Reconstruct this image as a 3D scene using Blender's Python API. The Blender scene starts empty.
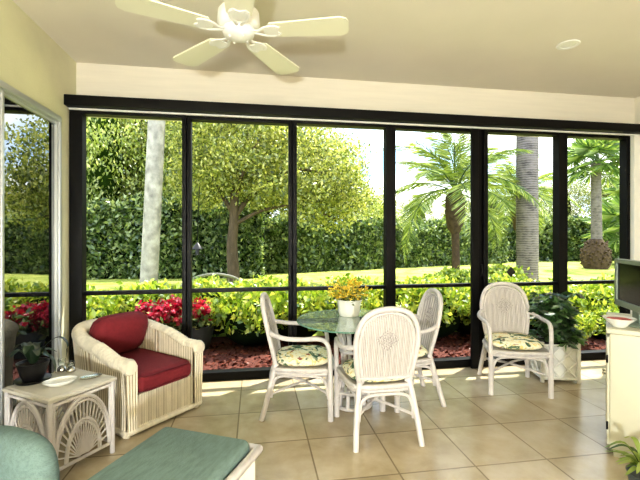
import bpy, math, random
import numpy as np
from mathutils import Vector, Matrix

random.seed(7)
rng = np.random.default_rng(11)
C = bpy.context.scene.collection
PI = math.pi
YAW = math.radians(9.2)
CA, SA = math.cos(YAW), math.sin(YAW)

def W(r, f, z=0.0):
    """metres to the right of / ahead of the viewer -> room coordinates"""
    return Vector((r*CA + f*SA, -r*SA + f*CA, z))
def face(dr, df):
    """rotation about z that turns local +Y to that heading"""
    x, y = dr*CA + df*SA, -dr*SA + df*CA
    return math.atan2(-x, y)

# ------------------------------------------------------------------ mesh builder
def catmull(pts, n=6, closed=False):
    P = [Vector(p) for p in pts]
    out = []
    m = len(P)
    rg = range(m) if closed else range(m-1)
    for i in rg:
        p0 = P[(i-1) % m] if (closed or i > 0) else P[0]*2-P[1]
        p1 = P[i]; p2 = P[(i+1) % m]
        p3 = P[(i+2) % m] if (closed or i+2 < m) else P[-1]*2-P[-2]
        for k in range(n):
            t = k/n
            out.append(0.5*((2*p1)+(p2-p0)*t+(2*p0-5*p1+4*p2-p3)*t*t+(3*p1-p0-3*p2+p3)*t**3))
    if not closed: out.append(P[-1].copy())
    return out

class MB:
    def __init__(s): s.v = []; s.f = []; s.m = []; s.cur = 0
    def add(s, vs, fs):
        o = len(s.v)
        s.v += [tuple(v) for v in vs]
        s.f += [tuple(i+o for i in f) for f in fs]
        s.m += [s.cur]*len(fs)
        return s
    def box(s, x0, x1, y0, y1, z0, z1, M=None, b=0.0):
        if b > 0: return s.rbox(x0, x1, y0, y1, z0, z1, b, M)
        vs = [Vector((x, y, z)) for z in (z0, z1) for y in (y0, y1) for x in (x0, x1)]
        if M: vs = [M @ v for v in vs]
        return s.add(vs, [(0,2,3,1),(4,5,7,6),(0,1,5,4),(2,6,7,3),(0,4,6,2),(1,3,7,5)])
    def rbox(s, x0, x1, y0, y1, z0, z1, b, M=None, seg=3):
        b = min(b, (x1-x0)/2.01, (y1-y0)/2.01, (z1-z0)/2.01)
        # rounded box from a subdivided cube-sphere
        n = seg*2
        def axis(a0, a1):
            L = [(a0+b, math.cos(PI/2*(1-k/seg))) for k in range(seg)]
            return L
        vs = []; idx = {}
        cx, cy, cz = (x0+x1)/2, (y0+y1)/2, (z0+z1)/2
        hx, hy, hz = (x1-x0)/2-b, (y1-y0)/2-b, (z1-z0)/2-b
        N = 2*seg+1
        fs = []
        def vid(i, j, k):
            key = (i, j, k)
            if key in idx: return idx[key]
            def cc(a):
                return (-1 if a <= seg else 1), ((a-seg)/seg if a <= seg else (a-seg-1)/seg)
            (sx, tx), (sy, ty), (sz, tz) = cc(i), cc(j), cc(k)
            d = Vector((math.tan(tx*PI/4), math.tan(ty*PI/4), math.tan(tz*PI/4)))
            if d.length < 1e-6: d = Vector((0, 0, 1))
            d.normalize()
            p = Vector((cx+sx*hx, cy+sy*hy, cz+sz*hz)) + d*b
            if M: p = M @ p
            idx[key] = len(vs); vs.append(p); return idx[key]
        for a in range(N):
            for c in range(N):
                fs.append((vid(a,c,0), vid(a,c+1,0), vid(a+1,c+1,0), vid(a+1,c,0)))
                fs.append((vid(a,c,N), vid(a+1,c,N), vid(a+1,c+1,N), vid(a,c+1,N)))
                fs.append((vid(a,0,c), vid(a+1,0,c), vid(a+1,0,c+1), vid(a,0,c+1)))
                fs.append((vid(a,N,c), vid(a,N,c+1), vid(a+1,N,c+1), vid(a+1,N,c)))
                fs.append((vid(0,a,c), vid(0,a,c+1), vid(0,a+1,c+1), vid(0,a+1,c)))
                fs.append((vid(N,a,c), vid(N,a+1,c), vid(N,a+1,c+1), vid(N,a,c+1)))
        return s.add(vs, fs)
    def tube(s, pts, r, n=8, closed=False, smooth=0, flat=1.0, cap=True):
        P = catmull(pts, smooth, closed) if smooth else [Vector(p) for p in pts]
        m = len(P)
        rad = (lambda t: r) if not callable(r) else r
        T = []
        for i in range(m):
            a = P[(i-1) % m] if (closed or i > 0) else P[i]
            b = P[(i+1) % m] if (closed or i < m-1) else P[i]
            t = (b-a)
            T.append(t.normalized() if t.length > 1e-9 else Vector((0, 0, 1)))
        up = Vector((0, 0, 1)) if abs(T[0].z) < .9 else Vector((1, 0, 0))
        N = (up - T[0]*up.dot(T[0])).normalized()
        vs = []
        for i in range(m):
            N = (N - T[i]*N.dot(T[i]))
            N = N.normalized() if N.length > 1e-6 else T[i].orthogonal().normalized()
            B = T[i].cross(N)
            ra = rad(i/(m-1 if m > 1 else 1))
            for k in range(n):
                a = 2*PI*k/n
                vs.append(P[i] + N*math.cos(a)*ra*flat + B*math.sin(a)*ra)
        fs = []
        for i in range(m if closed else m-1):
            j = (i+1) % m
            for k in range(n):
                l = (k+1) % n
                fs.append((i*n+k, i*n+l, j*n+l, j*n+k))
        if not closed and cap:
            for e, t in ((0, -1), (m-1, 1)):
                c = len(vs); vs.append(P[e] + T[e]*t*rad(0 if e == 0 else 1)*0.35)
                for k in range(n):
                    l = (k+1) % n
                    fs.append((c, e*n+l, e*n+k) if t < 0 else (c, e*n+k, e*n+l))
        return s.add(vs, fs)
    def lathe(s, prof, n=24, loc=(0,0,0), sx=1, sy=1, wob=None):
        vs = []; fs = []
        for (r, z) in prof:
            for k in range(n):
                a = 2*PI*k/n
                q = wob(a, z) if wob else 1
                vs.append((loc[0]+r*q*math.cos(a)*sx, loc[1]+r*q*math.sin(a)*sy, loc[2]+z))
        m = len(prof)
        for i in range(m-1):
            for k in range(n):
                l = (k+1) % n
                fs.append((i*n+k, i*n+l, (i+1)*n+l, (i+1)*n+k))
        c = len(vs); vs.append((loc[0], loc[1], loc[2]+prof[0][1]))
        d = len(vs); vs.append((loc[0], loc[1], loc[2]+prof[-1][1]))
        for k in range(n):
            l = (k+1) % n
            fs.append((c, l, k)); fs.append((d, (m-1)*n+k, (m-1)*n+l))
        return s.add(vs, fs)
    def prism(s, outline, z0, z1):
        n = len(outline)
        vs = [(x, y, z0) for x, y in outline]+[(x, y, z1) for x, y in outline]
        fs = [tuple(range(n-1, -1, -1)), tuple(range(n, 2*n))]
        for k in range(n):
            l = (k+1) % n
            fs.append((k, l, n+l, n+k))
        return s.add(vs, fs)
    def grid(s, fn, nu, nv):
        vs = [fn(i/nu, j/nv) for j in range(nv+1) for i in range(nu+1)]
        fs = [(j*(nu+1)+i, j*(nu+1)+i+1, (j+1)*(nu+1)+i+1, (j+1)*(nu+1)+i) for j in range(nv) for i in range(nu)]
        return s.add(vs, fs)
    def pillow(s, w, d, h, M=None, p=4.0, n=28, q=2.6, tuft=0):
        """soft cushion: superellipse plan, domed top and bottom"""
        vs = []; fs = []
        nr = 12
        def ring(rho, sg):
            for k in range(n):
                a = 2*PI*k/n
                c, si = math.cos(a), math.sin(a)
                R = (abs(c)**p+abs(si)**p)**(-1/p)
                x, y = w/2*R*c*rho, d/2*R*si*rho
                z = sg*h/2*(max(0, 1-rho**q))**(1/2.2)
                vs.append(Vector((x, y, z)))
        rh = [1-(1-k/nr)**2 for k in range(1, nr+1)]
        for r_ in rh: ring(r_, 1)
        for r_ in rh[-2::-1]: ring(r_, -1)
        m = len(vs)//n
        t = len(vs); vs.append(Vector((0, 0, h/2))); b = len(vs); vs.append(Vector((0, 0, -h/2)))
        for i in range(m-1):
            for k in range(n):
                l = (k+1) % n
                fs.append((i*n+k, (i+1)*n+k, (i+1)*n+l, i*n+l))
        for k in range(n):
            l = (k+1) % n
            fs.append((t, k, l)); fs.append((b, (m-1)*n+l, (m-1)*n+k))
        if M: vs = [M @ v for v in vs]
        return s.add(vs, fs)
    def build(s, name, mats, parent=None, smooth=True, loc=None, rotz=None):
        me = bpy.data.meshes.new(name)
        me.from_pydata(s.v, [], s.f)
        if not isinstance(mats, (list, tuple)): mats = [mats]
        for m in mats: me.materials.append(m)
        if len(mats) > 1:
            me.polygons.foreach_set('material_index', s.m)
        me.update()
        if smooth:
            me.polygons.foreach_set('use_smooth', [True]*len(me.polygons))
            try: me.set_sharp_from_angle(angle=math.radians(42))
            except Exception: pass
        o = bpy.data.objects.new(name, me); C.objects.link(o)
        if parent: o.parent = parent
        if loc is not None: o.location = loc
        if rotz is not None: o.rotation_euler.z = rotz
        return o

def tag(o, label=None, cat=None, group=None, kind=None):
    if label: o['label'] = label
    if cat: o['category'] = cat
    if group: o['group'] = group
    if kind: o['kind'] = kind
    return o
def thing(name, label, cat, loc=(0,0,0), rotz=0, group=None):
    o = bpy.data.objects.new(name, None); C.objects.link(o)
    o.empty_display_size = .1
    o.location = loc; o.rotation_euler.z = rotz
    return tag(o, label, cat, group)
def struct(o): o['kind'] = 'structure'; return o
def dup(root, loc, rotz, label=None, group=None, scale=None):
    r = root.copy(); C.objects.link(r); r.location = loc; r.rotation_euler.z = rotz
    if label: r['label'] = label
    if group: r['group'] = group
    if scale: r.scale = (scale,)*3 if not isinstance(scale, tuple) else scale
    for ch in list(root.children):
        c = ch.copy(); C.objects.link(c); c.parent = r
        for g in list(ch.children):
            d = g.copy(); C.objects.link(d); d.parent = c
    return r

# ------------------------------------------------------------------ materials
def srgb(r, g, b):
    f = lambda c: (c/255/12.92 if c/255 <= .04045 else ((c/255+.055)/1.055)**2.4)
    return (f(r), f(g), f(b), 1)
def newmat(name):
    m = bpy.data.materials.new(name); m.use_nodes = True
    nt = m.node_tree; return m, nt, nt.nodes, nt.links
def simple(name, col, rough=.5, metal=0, bump=0, bscale=60, var=.0, vscale=5, spec=.5, coord='Object', stretch=(1,1,1)):
    m, nt, N, L = newmat(name)
    p = N['Principled BSDF']
    p.inputs['Base Color'].default_value = col; p.inputs['Roughness'].default_value = rough
    p.inputs['Metallic'].default_value = metal; p.inputs['Specular IOR Level'].default_value = spec
    tc = N.new('ShaderNodeTexCoord'); mp = N.new('ShaderNodeMapping'); mp.inputs['Scale'].default_value = stretch
    L.new(tc.outputs[coord], mp.inputs['Vector'])
    if var:
        n = N.new('ShaderNodeTexNoise'); n.inputs['Scale'].default_value = vscale; n.inputs['Detail'].default_value = 6
        L.new(mp.outputs[0], n.inputs['Vector'])
        r = N.new('ShaderNodeValToRGB')
        a = [max(0, c*(1-var)) for c in col[:3]]+[1]; b = [min(1, c*(1+var)) for c in col[:3]]+[1]
        r.color_ramp.elements[0].color = a; r.color_ramp.elements[1].color = b
        r.color_ramp.elements[0].position = .3; r.color_ramp.elements[1].position = .7
        L.new(n.outputs['Fac'], r.inputs['Fac']); L.new(r.outputs['Color'], p.inputs['Base Color'])
    if bump:
        n = N.new('ShaderNodeTexNoise'); n.inputs['Scale'].default_value = bscale; n.inputs['Detail'].default_value = 4
        L.new(mp.outputs[0], n.inputs['Vector'])
        b = N.new('ShaderNodeBump'); b.inputs['Strength'].default_value = bump; b.inputs['Distance'].default_value = .01
        L.new(n.outputs['Fac'], b.inputs['Height']); L.new(b.outputs['Normal'], p.inputs['Normal'])
    return m
def leafmat(name, c0, c1, c2=None, trans=.45, gloss=.08):
    m, nt, N, L = newmat(name)
    N.remove(N['Principled BSDF']); out = N['Material Output']
    g = N.new('ShaderNodeNewGeometry'); r = N.new('ShaderNodeValToRGB')
    r.color_ramp.elements[0].color = c0; r.color_ramp.elements[1].color = c1
    if c2:
        e = r.color_ramp.elements.new(.5); e.color = c1; r.color_ramp.elements[-1].color = c2
    L.new(g.outputs['Random Per Island'], r.inputs['Fac'])
    d = N.new('ShaderNodeBsdfDiffuse'); t = N.new('ShaderNodeBsdfTranslucent'); gl = N.new('ShaderNodeBsdfGlossy')
    gl.inputs['Roughness'].default_value = .35
    L.new(r.outputs['Color'], d.inputs['Color']); 
    br = N.new('ShaderNodeMixRGB'); br.blend_type = 'MULTIPLY'; br.inputs['Fac'].default_value = 1
    br.inputs['Color2'].default_value = (1.2, 1.12, .72, 1)
    L.new(r.outputs['Color'], br.inputs['Color1']); L.new(br.outputs['Color'], t.inputs['Color'])
    mx = N.new('ShaderNodeMixShader'); mx.inputs['Fac'].default_value = trans
    L.new(d.outputs[0], mx.inputs[1]); L.new(t.outputs[0], mx.inputs[2])
    m2 = N.new('ShaderNodeMixShader'); m2.inputs['Fac'].default_value = gloss
    L.new(mx.outputs[0], m2.inputs[1]); L.new(gl.outputs[0], m2.inputs[2]); L.new(m2.outputs[0], out.inputs['Surface'])
    return m

WALL = simple('stucco_wall', srgb(226, 218, 202), .9, bump=.18, bscale=90, var=.04, vscale=3, coord='Generated', stretch=(4,4,4))
WALLY = simple('stucco_wall_yellow', srgb(220, 216, 184), .9, bump=.35, bscale=60, var=.05, vscale=3)
CEIL = simple('ceiling_paint', srgb(222, 215, 198), .95, bump=.12, bscale=70, var=.03, vscale=1.5)
BLACK = simple('dark_bronze_aluminium', srgb(8, 7, 7), .5, spec=.2, bump=.03, bscale=200)
SILVER = simple('silver_aluminium', srgb(196, 198, 196), .35, .55, bump=.02, bscale=200)
WHITEM = simple('white_metal_trim', srgb(232, 230, 222), .4)
RATTAN = simple('whitewashed_rattan', srgb(202, 195, 191), .5, bump=.15, bscale=120, var=.09, vscale=30, stretch=(1,1,.25))
CREAMTAB = simple('cream_tabletop', srgb(200, 193, 178), .4, var=.06, vscale=8, bump=.05)
TERRA = simple('cream_pot', srgb(235, 232, 222), .35, bump=.1, bscale=30)
BLACKPOT = simple('black_pot', srgb(18, 17, 17), .3)
TEAL = simple('teal_fabric', srgb(112, 132, 126), .9, bump=.5, bscale=260, var=.14, vscale=70, stretch=(1,.25,1))
RED = simple('red_fabric', srgb(116, 30, 38), .9, bump=.35, bscale=220, var=.12, vscale=40)
DARKRED = simple('red_piping', srgb(98, 20, 28), .8, bump=.1)
CAB = simple('cream_cabinet', srgb(188, 184, 163), .45, var=.03, vscale=4)
CHROME = simple('silver_holder', srgb(190, 188, 180), .18, .9)
CERAMIC = simple('white_ceramic', srgb(240, 238, 230), .2)
TVGREY = simple('grey_green_plastic', srgb(120, 130, 116), .45)
SCREEN = simple('dark_screen', srgb(16, 16, 16), .2, spec=.3)
PINK = simple('pink_stones', srgb(190, 90, 80), .6, var=.35, vscale=40, bump=.4, bscale=60)
BARK = simple('oak_bark', srgb(92, 78, 62), .95, bump=.9, bscale=18, var=.3, vscale=10, stretch=(1,1,.3))
PALMW = simple('pale_palm_bark', srgb(160, 154, 144), .9, bump=.5, bscale=20, var=.42, vscale=5, stretch=(1,1,.8))
BOOT = simple('palm_boot_bark', srgb(84, 68, 52), .95, bump=.9, bscale=14, var=.4, vscale=9)
SLATEPOT = simple('slate_blue_pot', srgb(70, 78, 82), .5, var=.15)
BENCHM = simple('weathered_bench_metal', srgb(112, 112, 98), .6, var=.2, vscale=20)
FANBLADE = simple('cream_fan_blade', srgb(230, 227, 204), .45)
STEM = simple('green_stem', srgb(72, 92, 46), .7)
SOIL = simple('soil', srgb(40, 28, 22), .95, bump=.6, bscale=50)
CORE = simple('foliage_shade', srgb(22, 34, 14), 1, spec=.1, var=.3, vscale=4)  # dark solid against see-through, its tone paints the shade inside foliage
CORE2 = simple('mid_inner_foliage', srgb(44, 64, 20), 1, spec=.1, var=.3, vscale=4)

def ring_palm(name, c0, c1, period):
    m, nt, N, L = newmat(name); p = N['Principled BSDF']; p.inputs['Roughness'].default_value = .9
    tc = N.new('ShaderNodeTexCoord'); w = N.new('ShaderNodeTexWave'); w.bands_direction = 'Z'
    w.inputs['Scale'].default_value = period; w.inputs['Distortion'].default_value = 2.5; w.inputs['Detail Scale'].default_value = 2
    n = N.new('ShaderNodeTexNoise'); n.inputs['Scale'].default_value = 5; n.inputs['Detail'].default_value = 6
    mx = N.new('ShaderNodeMixRGB'); mx.inputs['Fac'].default_value = .25
    L.new(tc.outputs['Object'], w.inputs['Vector']); L.new(tc.outputs['Object'], n.inputs['Vector'])
    L.new(n.outputs['Fac'], mx.inputs['Color1']); L.new(w.outputs['Fac'], mx.inputs['Color2'])
    r = N.new('ShaderNodeValToRGB'); r.color_ramp.elements[0].color = c0; r.color_ramp.elements[1].color = c1
    r.color_ramp.elements[0].position = .25; r.color_ramp.elements[1].position = .6
    L.new(mx.outputs['Color'], r.inputs['Fac']); L.new(r.outputs['Color'], p.inputs['Base Color'])
    b = N.new('ShaderNodeBump'); b.inputs['Strength'].default_value = .6; b.inputs['Distance'].default_value = .03
    L.new(mx.outputs['Color'], b.inputs['Height']); L.new(b.outputs['Normal'], p.inputs['Normal'])
    return m
PALMWHITE = ring_palm('lichen_white_palm_bark', srgb(168, 163, 154), srgb(232, 228, 220), .6)
PALMGREY = ring_palm('ringed_grey_palm_bark', srgb(66, 60, 58), srgb(132, 123, 120), 4.5)

def floor_mat():
    m, nt, N, L = newmat('beige_floor_tile'); p = N['Principled BSDF']
    tc = N.new('ShaderNodeTexCoord'); mp = N.new('ShaderNodeMapping'); mp.inputs['Location'].default_value = (.13, .17, 0)
    L.new(tc.outputs['Object'], mp.inputs['Vector'])
    br = N.new('ShaderNodeTexBrick'); br.offset = 0; br.inputs['Scale'].default_value = 1
    br.inputs['Brick Width'].default_value = .5; br.inputs['Row Height'].default_value = .5
    br.inputs['Mortar Size'].default_value = .006; br.inputs['Mortar Smooth'].default_value = .2; br.inputs['Bias'].default_value = 0
    br.inputs['Color1'].default_value = (.0,.0,.0,1); br.inputs['Color2'].default_value = (1,1,1,1)
    L.new(mp.outputs[0], br.inputs['Vector'])
    n = N.new('ShaderNodeTexNoise'); n.inputs['Scale'].default_value = 3.4; n.inputs['Detail'].default_value = 8; n.inputs['Roughness'].default_value = .62
    n.inputs['Distortion'].default_value = .25
    L.new(mp.outputs[0], n.inputs['Vector'])
    mx = N.new('ShaderNodeMixRGB'); mx.inputs['Fac'].default_value = .18
    L.new(n.outputs['Fac'], mx.inputs['Color1']); L.new(br.outputs['Color'], mx.inputs['Color2'])
    r = N.new('ShaderNodeValToRGB'); e = r.color_ramp.elements
    e[0].position = .22; e[0].color = srgb(146, 131, 106); e[1].position = .74; e[1].color = srgb(202, 188, 164)
    k = e.new(.48); k.color = srgb(180, 165, 138)
    L.new(mx.outputs['Color'], r.inputs['Fac'])
    g = N.new('ShaderNodeMixRGB'); g.inputs['Color2'].default_value = srgb(136, 122, 98)
    L.new(br.outputs['Fac'], g.inputs['Fac']); L.new(r.outputs['Color'], g.inputs['Color1'])
    L.new(g.outputs['Color'], p.inputs['Base Color'])
    rr = N.new('ShaderNodeMapRange'); rr.inputs['To Min'].default_value = .13; rr.inputs['To Max'].default_value = .27
    L.new(n.outputs['Fac'], rr.inputs['Value']); L.new(rr.outputs[0], p.inputs['Roughness'])
    b = N.new('ShaderNodeBump'); b.inputs['Strength'].default_value = .25; b.inputs['Distance'].default_value = .004; b.invert = True
    L.new(br.outputs['Fac'], b.inputs['Height']); L.new(b.outputs['Normal'], p.inputs['Normal'])
    return m
FLOOR = floor_mat()

def glass_mat(name, tint, edge=None, refl=1.0):
    m, nt, N, L = newmat(name); N.remove(N['Principled BSDF']); out = N['Material Output']
    t = N.new('ShaderNodeBsdfTransparent'); t.inputs['Color'].default_value = tint
    g = N.new('ShaderNodeBsdfGlossy'); g.inputs['Roughness'].default_value = .0
    fr = N.new('ShaderNodeFresnel'); fr.inputs['IOR'].default_value = 1.5
    mu = N.new('ShaderNodeMath'); mu.operation = 'MULTIPLY'; mu.inputs[1].default_value = refl
    geo = N.new('ShaderNodeNewGeometry'); mf = N.new('ShaderNodeMath'); mf.operation = 'SUBTRACT'; mf.inputs[0].default_value = 1.0
    L.new(geo.outputs['Backfacing'], mf.inputs[1])
    m3 = N.new('ShaderNodeMath'); m3.operation = 'MULTIPLY'
    L.new(fr.outputs[0], mu.inputs[0]); L.new(mu.outputs[0], m3.inputs[0]); L.new(mf.outputs[0], m3.inputs[1])
    mx = N.new('ShaderNodeMixShader'); L.new(m3.outputs[0], mx.inputs['Fac'])
    L.new(t.outputs[0], mx.inputs[1]); L.new(g.outputs[0], mx.inputs[2]); L.new(mx.outputs[0], out.inputs['Surface'])
    return m
PANE = glass_mat('window_glass', (.97, .98, .97, 1), refl=.004)
TABLEGLASS = glass_mat('green_table_glass', (.80, .91, .86, 1), refl=2.2)
_nt = TABLEGLASS.node_tree; _d = _nt.nodes.new('ShaderNodeBsdfDiffuse'); _d.inputs['Color'].default_value = srgb(196, 218, 208)
_m = _nt.nodes.new('ShaderNodeMixShader'); _m.inputs['Fac'].default_value = .22  # pale diffuse share painted in for the bright reflection on the glass
_o = _nt.nodes['Material Output']; _s = _o.inputs['Surface'].links[0].from_socket
_nt.links.new(_s, _m.inputs[1]); _nt.links.new(_d.outputs[0], _m.inputs[2]); _nt.links.new(_m.outputs[0], _o.inputs['Surface'])
GLASSEDGE = simple('green_glass_edge', srgb(110, 150, 132), .1)
CLEAR = glass_mat('clear_glass', (.86, .88, .85, 1), refl=2.5)

def mirror_glass():
    m, nt, N, L = newmat('dark_reflective_glass'); N.remove(N['Principled BSDF']); out = N['Material Output']
    d = N.new('ShaderNodeBsdfDiffuse'); d.inputs['Color'].default_value = srgb(24, 24, 24)
    g = N.new('ShaderNodeBsdfGlossy'); g.inputs['Roughness'].default_value = 0; g.inputs['Color'].default_value = (.95, .97, 1, 1)
    mx = N.new('ShaderNodeMixShader'); mx.inputs['Fac'].default_value = .34
    L.new(d.outputs[0], mx.inputs[1]); L.new(g.outputs[0], mx.inputs[2]); L.new(mx.outputs[0], out.inputs['Surface'])
    return m
DARKGLASS = mirror_glass()

def weave(name, c0, c1, sx, sz, rough=.6):
    """woven rattan sheet: crossing strands"""
    m, nt, N, L = newmat(name); p = N['Principled BSDF']; p.inputs['Roughness'].default_value = rough
    tc = N.new('ShaderNodeTexCoord')
    a = N.new('ShaderNodeTexWave'); a.bands_direction = 'X'; a.inputs['Scale'].default_value = sx
    b = N.new('ShaderNodeTexWave'); b.bands_direction = 'Z'; b.inputs['Scale'].default_value = sz
    L.new(tc.outputs['Object'], a.inputs['Vector']); L.new(tc.outputs['Object'], b.inputs['Vector'])
    mx = N.new('ShaderNodeMixRGB'); mx.inputs['Fac'].default_value = .3
    L.new(a.outputs['Fac'], mx.inputs['Color1']); L.new(b.outputs['Fac'], mx.inputs['Color2'])
    r = N.new('ShaderNodeValToRGB'); r.color_ramp.elements[0].color = c0; r.color_ramp.elements[1].color = c1
    r.color_ramp.elements[0].position = .1; r.color_ramp.elements[1].position = .55
    L.new(mx.outputs['Color'], r.inputs['Fac']); L.new(r.outputs['Color'], p.inputs['Base Color'])
    bp = N.new('ShaderNodeBump'); bp.inputs['Strength'].default_value = .7; bp.inputs['Distance'].default_value = .004
    L.new(mx.outputs['Color'], bp.inputs['Height']); L.new(bp.outputs['Normal'], p.inputs['Normal'])
    return m
WEAVE = weave('woven_white_rattan', srgb(138, 130, 124), srgb(206, 199, 195), 26, 36)
WICKER = simple('cream_wicker', srgb(226, 216, 194), .7, bump=.4, bscale=60, var=.10, vscale=26, stretch=(1,1,.3))
GROOVESHADE = simple('wicker_groove_shade', srgb(172, 156, 128), .8, var=.15, vscale=20)  # darker wicker tone, paints the shade between the ribs

def floral():
    m, nt, N, L = newmat('tropical_floral_fabric'); p = N['Principled BSDF']; p.inputs['Roughness'].default_value = .9
    tc = N.new('ShaderNodeTexCoord'); 
    n1 = N.new('ShaderNodeTexNoise'); n1.inputs['Scale'].default_value = 9; n1.inputs['Detail'].default_value = 3; n1.inputs['Distortion'].default_value = 1.6
    v = N.new('ShaderNodeTexVoronoi'); v.inputs['Scale'].default_value = 11
    n2 = N.new('ShaderNodeTexNoise'); n2.inputs['Scale'].default_value = 15; n2.inputs['Distortion'].default_value = 2.2
    for q in (n1, v, n2): L.new(tc.outputs['Object'], q.inputs['Vector'])
    def ramp(src, p0, p1):
        r = N.new('ShaderNodeValToRGB'); r.color_ramp.elements[0].position = p0; r.color_ramp.elements[1].position = p1
        L.new(src, r.inputs['Fac']); return r.outputs['Color']
    def mix(f, c1, c2):
        x = N.new('ShaderNodeMixRGB'); L.new(f, x.inputs['Fac'])
        for k, c in (('Color1', c1), ('Color2', c2)):
            if isinstance(c, tuple): x.inputs[k].default_value = c
            else: L.new(c, x.inputs[k])
        return x.outputs['Color']
    base = mix(ramp(n2.outputs['Fac'], .52, .6), srgb(246, 240, 212), srgb(234, 212, 140))
    lf = mix(ramp(v.outputs['Distance'], .1, .7), srgb(44, 78, 60), srgb(96, 122, 88))
    c = mix(ramp(n1.outputs['Fac'], .52, .57), base, lf)
    n3 = N.new('ShaderNodeTexNoise'); n3.inputs['Scale'].default_value = 8; L.new(tc.outputs['Generated'], n3.inputs['Vector'])
    c = mix(ramp(n3.outputs['Fac'], .64, .67), c, srgb(150, 84, 62))
    L.new(c, p.inputs['Base Color'])
    return m
FLORAL = floral()

def lawn_mat():
    m, nt, N, L = newmat('lawn_grass'); p = N['Principled BSDF']; p.inputs['Roughness'].default_value = .95; p.inputs['Specular IOR Level'].default_value = .1
    tc = N.new('ShaderNodeTexCoord')
    n = N.new('ShaderNodeTexNoise'); n.inputs['Scale'].default_value = 1.2; n.inputs['Detail'].default_value = 10; n.inputs['Roughness'].default_value = .7
    L.new(tc.outputs['Object'], n.inputs['Vector'])
    r = N.new('ShaderNodeValToRGB'); e = r.color_ramp.elements
    e[0].position = .34; e[0].color = srgb(132, 152, 60); e[1].position = .64; e[1].color = srgb(206, 206, 118)
    L.new(n.outputs['Fac'], r.inputs['Fac']); L.new(r.outputs['Color'], p.inputs['Base Color'])
    n2 = N.new('ShaderNodeTexNoise'); n2.inputs['Scale'].default_value = 40; L.new(tc.outputs['Object'], n2.inputs['Vector'])
    b = N.new('ShaderNodeBump'); b.inputs['Strength'].default_value = .5; b.inputs['Distance'].default_value = .04
    L.new(n2.outputs['Fac'], b.inputs['Height']); L.new(b.outputs['Normal'], p.inputs['Normal'])
    return m
LAWN = lawn_mat()
MULCH = simple('red_brown_mulch', srgb(96, 52, 42), .95, bump=1.0, bscale=45, var=.55, vscale=34)
SILLST = simple('concrete_ledge', srgb(190, 186, 176), .9, bump=.2, var=.06)

L_OAK = leafmat('oak_leaf', srgb(70, 86, 34), srgb(146, 158, 72), srgb(220, 218, 136), .5)
L_BACK = leafmat('background_leaf', srgb(58, 76, 34), srgb(122, 136, 70), srgb(204, 206, 136), .48)
L_BACK2 = leafmat('pale_background_leaf', srgb(92, 112, 46), srgb(160, 178, 84), srgb(224, 228, 160), .5)
L_HEDGE = leafmat('hedge_leaf', srgb(46, 68, 34), srgb(100, 126, 68), srgb(186, 198, 140), .4)
L_SHRUB = leafmat('lime_shrub_leaf', srgb(76, 108, 30), srgb(150, 176, 56), srgb(222, 222, 106), .42)
L_PALM = leafmat('palm_leaflet', srgb(74, 102, 40), srgb(138, 160, 72), srgb(208, 216, 128), .45)
L_FAN = leafmat('fan_palm_leaf', srgb(60, 92, 44), srgb(116, 146, 74), srgb(174, 192, 110), .4)
L_DARK = leafmat('dark_houseplant_leaf', srgb(20, 46, 22), srgb(46, 84, 40), srgb(96, 136, 72), .25, .15)
L_ORCH = leafmat('orchid_leaf', srgb(18, 34, 20), srgb(38, 62, 34), None, .2, .15)
L_RED = leafmat('red_bract', srgb(120, 8, 36), srgb(172, 16, 54), srgb(214, 48, 84), .3)
L_YEL = leafmat('yellow_petal', srgb(222, 184, 40), srgb(240, 208, 60), srgb(252, 236, 130), .25)

# ------------------------------------------------------------------ foliage
def leaf_mesh(name, P, D, size, mat, aspect=.5, mats=None, core=None):
    """P centres (n,3), D long-axis directions (n,3), size (n,) -> folded leaf quads (diamond of 4 pts, 2 tris)"""
    n = len(P)
    D = D/np.linalg.norm(D, axis=1, keepdims=True)
    R = rng.normal(size=(n, 3)); S = np.cross(D, R); S /= np.linalg.norm(S, axis=1, keepdims=True)+1e-9
    Nn = np.cross(D, S)
    h = (size/2)[:, None]; w = h*aspect
    a = P-D*h; b = P+S*w+Nn*w*.35; c = P+D*h; d = P-S*w+Nn*w*.35
    V = np.stack([a, b, c, d], 1).reshape(-1, 3)
    idx = np.arange(n)*4
    F = np.stack([np.stack([idx, idx+1, idx+2], 1), np.stack([idx, idx+2, idx+3], 1)], 1).reshape(-1, 3)
    me = bpy.data.meshes.new(name)
    nf = len(F); extra_v = 0
    if core:
        cv = np.array(core.v); cf = []
        for f in core.f:
            for k in range(1, len(f)-1): cf.append((f[0], f[k], f[k+1]))
        cf = np.array(cf)+len(V)
        V = np.concatenate([V, cv]); F = np.concatenate([F, cf])
    me.vertices.add(len(V)); me.vertices.foreach_set('co', V.astype(np.float32).ravel())
    me.loops.add(len(F)*3); me.loops.foreach_set('vertex_index', F.astype(np.int32).ravel())
    me.polygons.add(len(F)); me.polygons.foreach_set('loop_start', np.arange(len(F), dtype=np.int32)*3)
    me.materials.append(mat)
    if core:
        me.materials.append(mats)
        mi = np.zeros(len(F), dtype=np.int32); mi[nf:] = 1
        me.polygons.foreach_set('material_index', mi)
    me.update(calc_edges=True); me.validate()
    return me
def link(name, me, parent=None):
    o = bpy.data.objects.new(name, me); C.objects.link(o)
    if parent: o.parent = parent
    return o
def clumps(nb, per, centre, radii, spread, droop=0, hollow=.35):
    """leaf clusters inside an ellipsoid"""
    u = rng.normal(size=(nb, 3)); u /= np.linalg.norm(u, axis=1, keepdims=True)
    rr = (hollow+(1-hollow)*rng.random(nb)**.7)[:, None]
    c = u*rr*np.array(radii)+np.array(centre)
    P = np.repeat(c, per, 0)+rng.normal(size=(nb*per, 3))*spread*np.array([1, 1, .7])
    D = rng.normal(size=(nb*per, 3)); D[:, 2] -= droop
    return P, D
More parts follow.
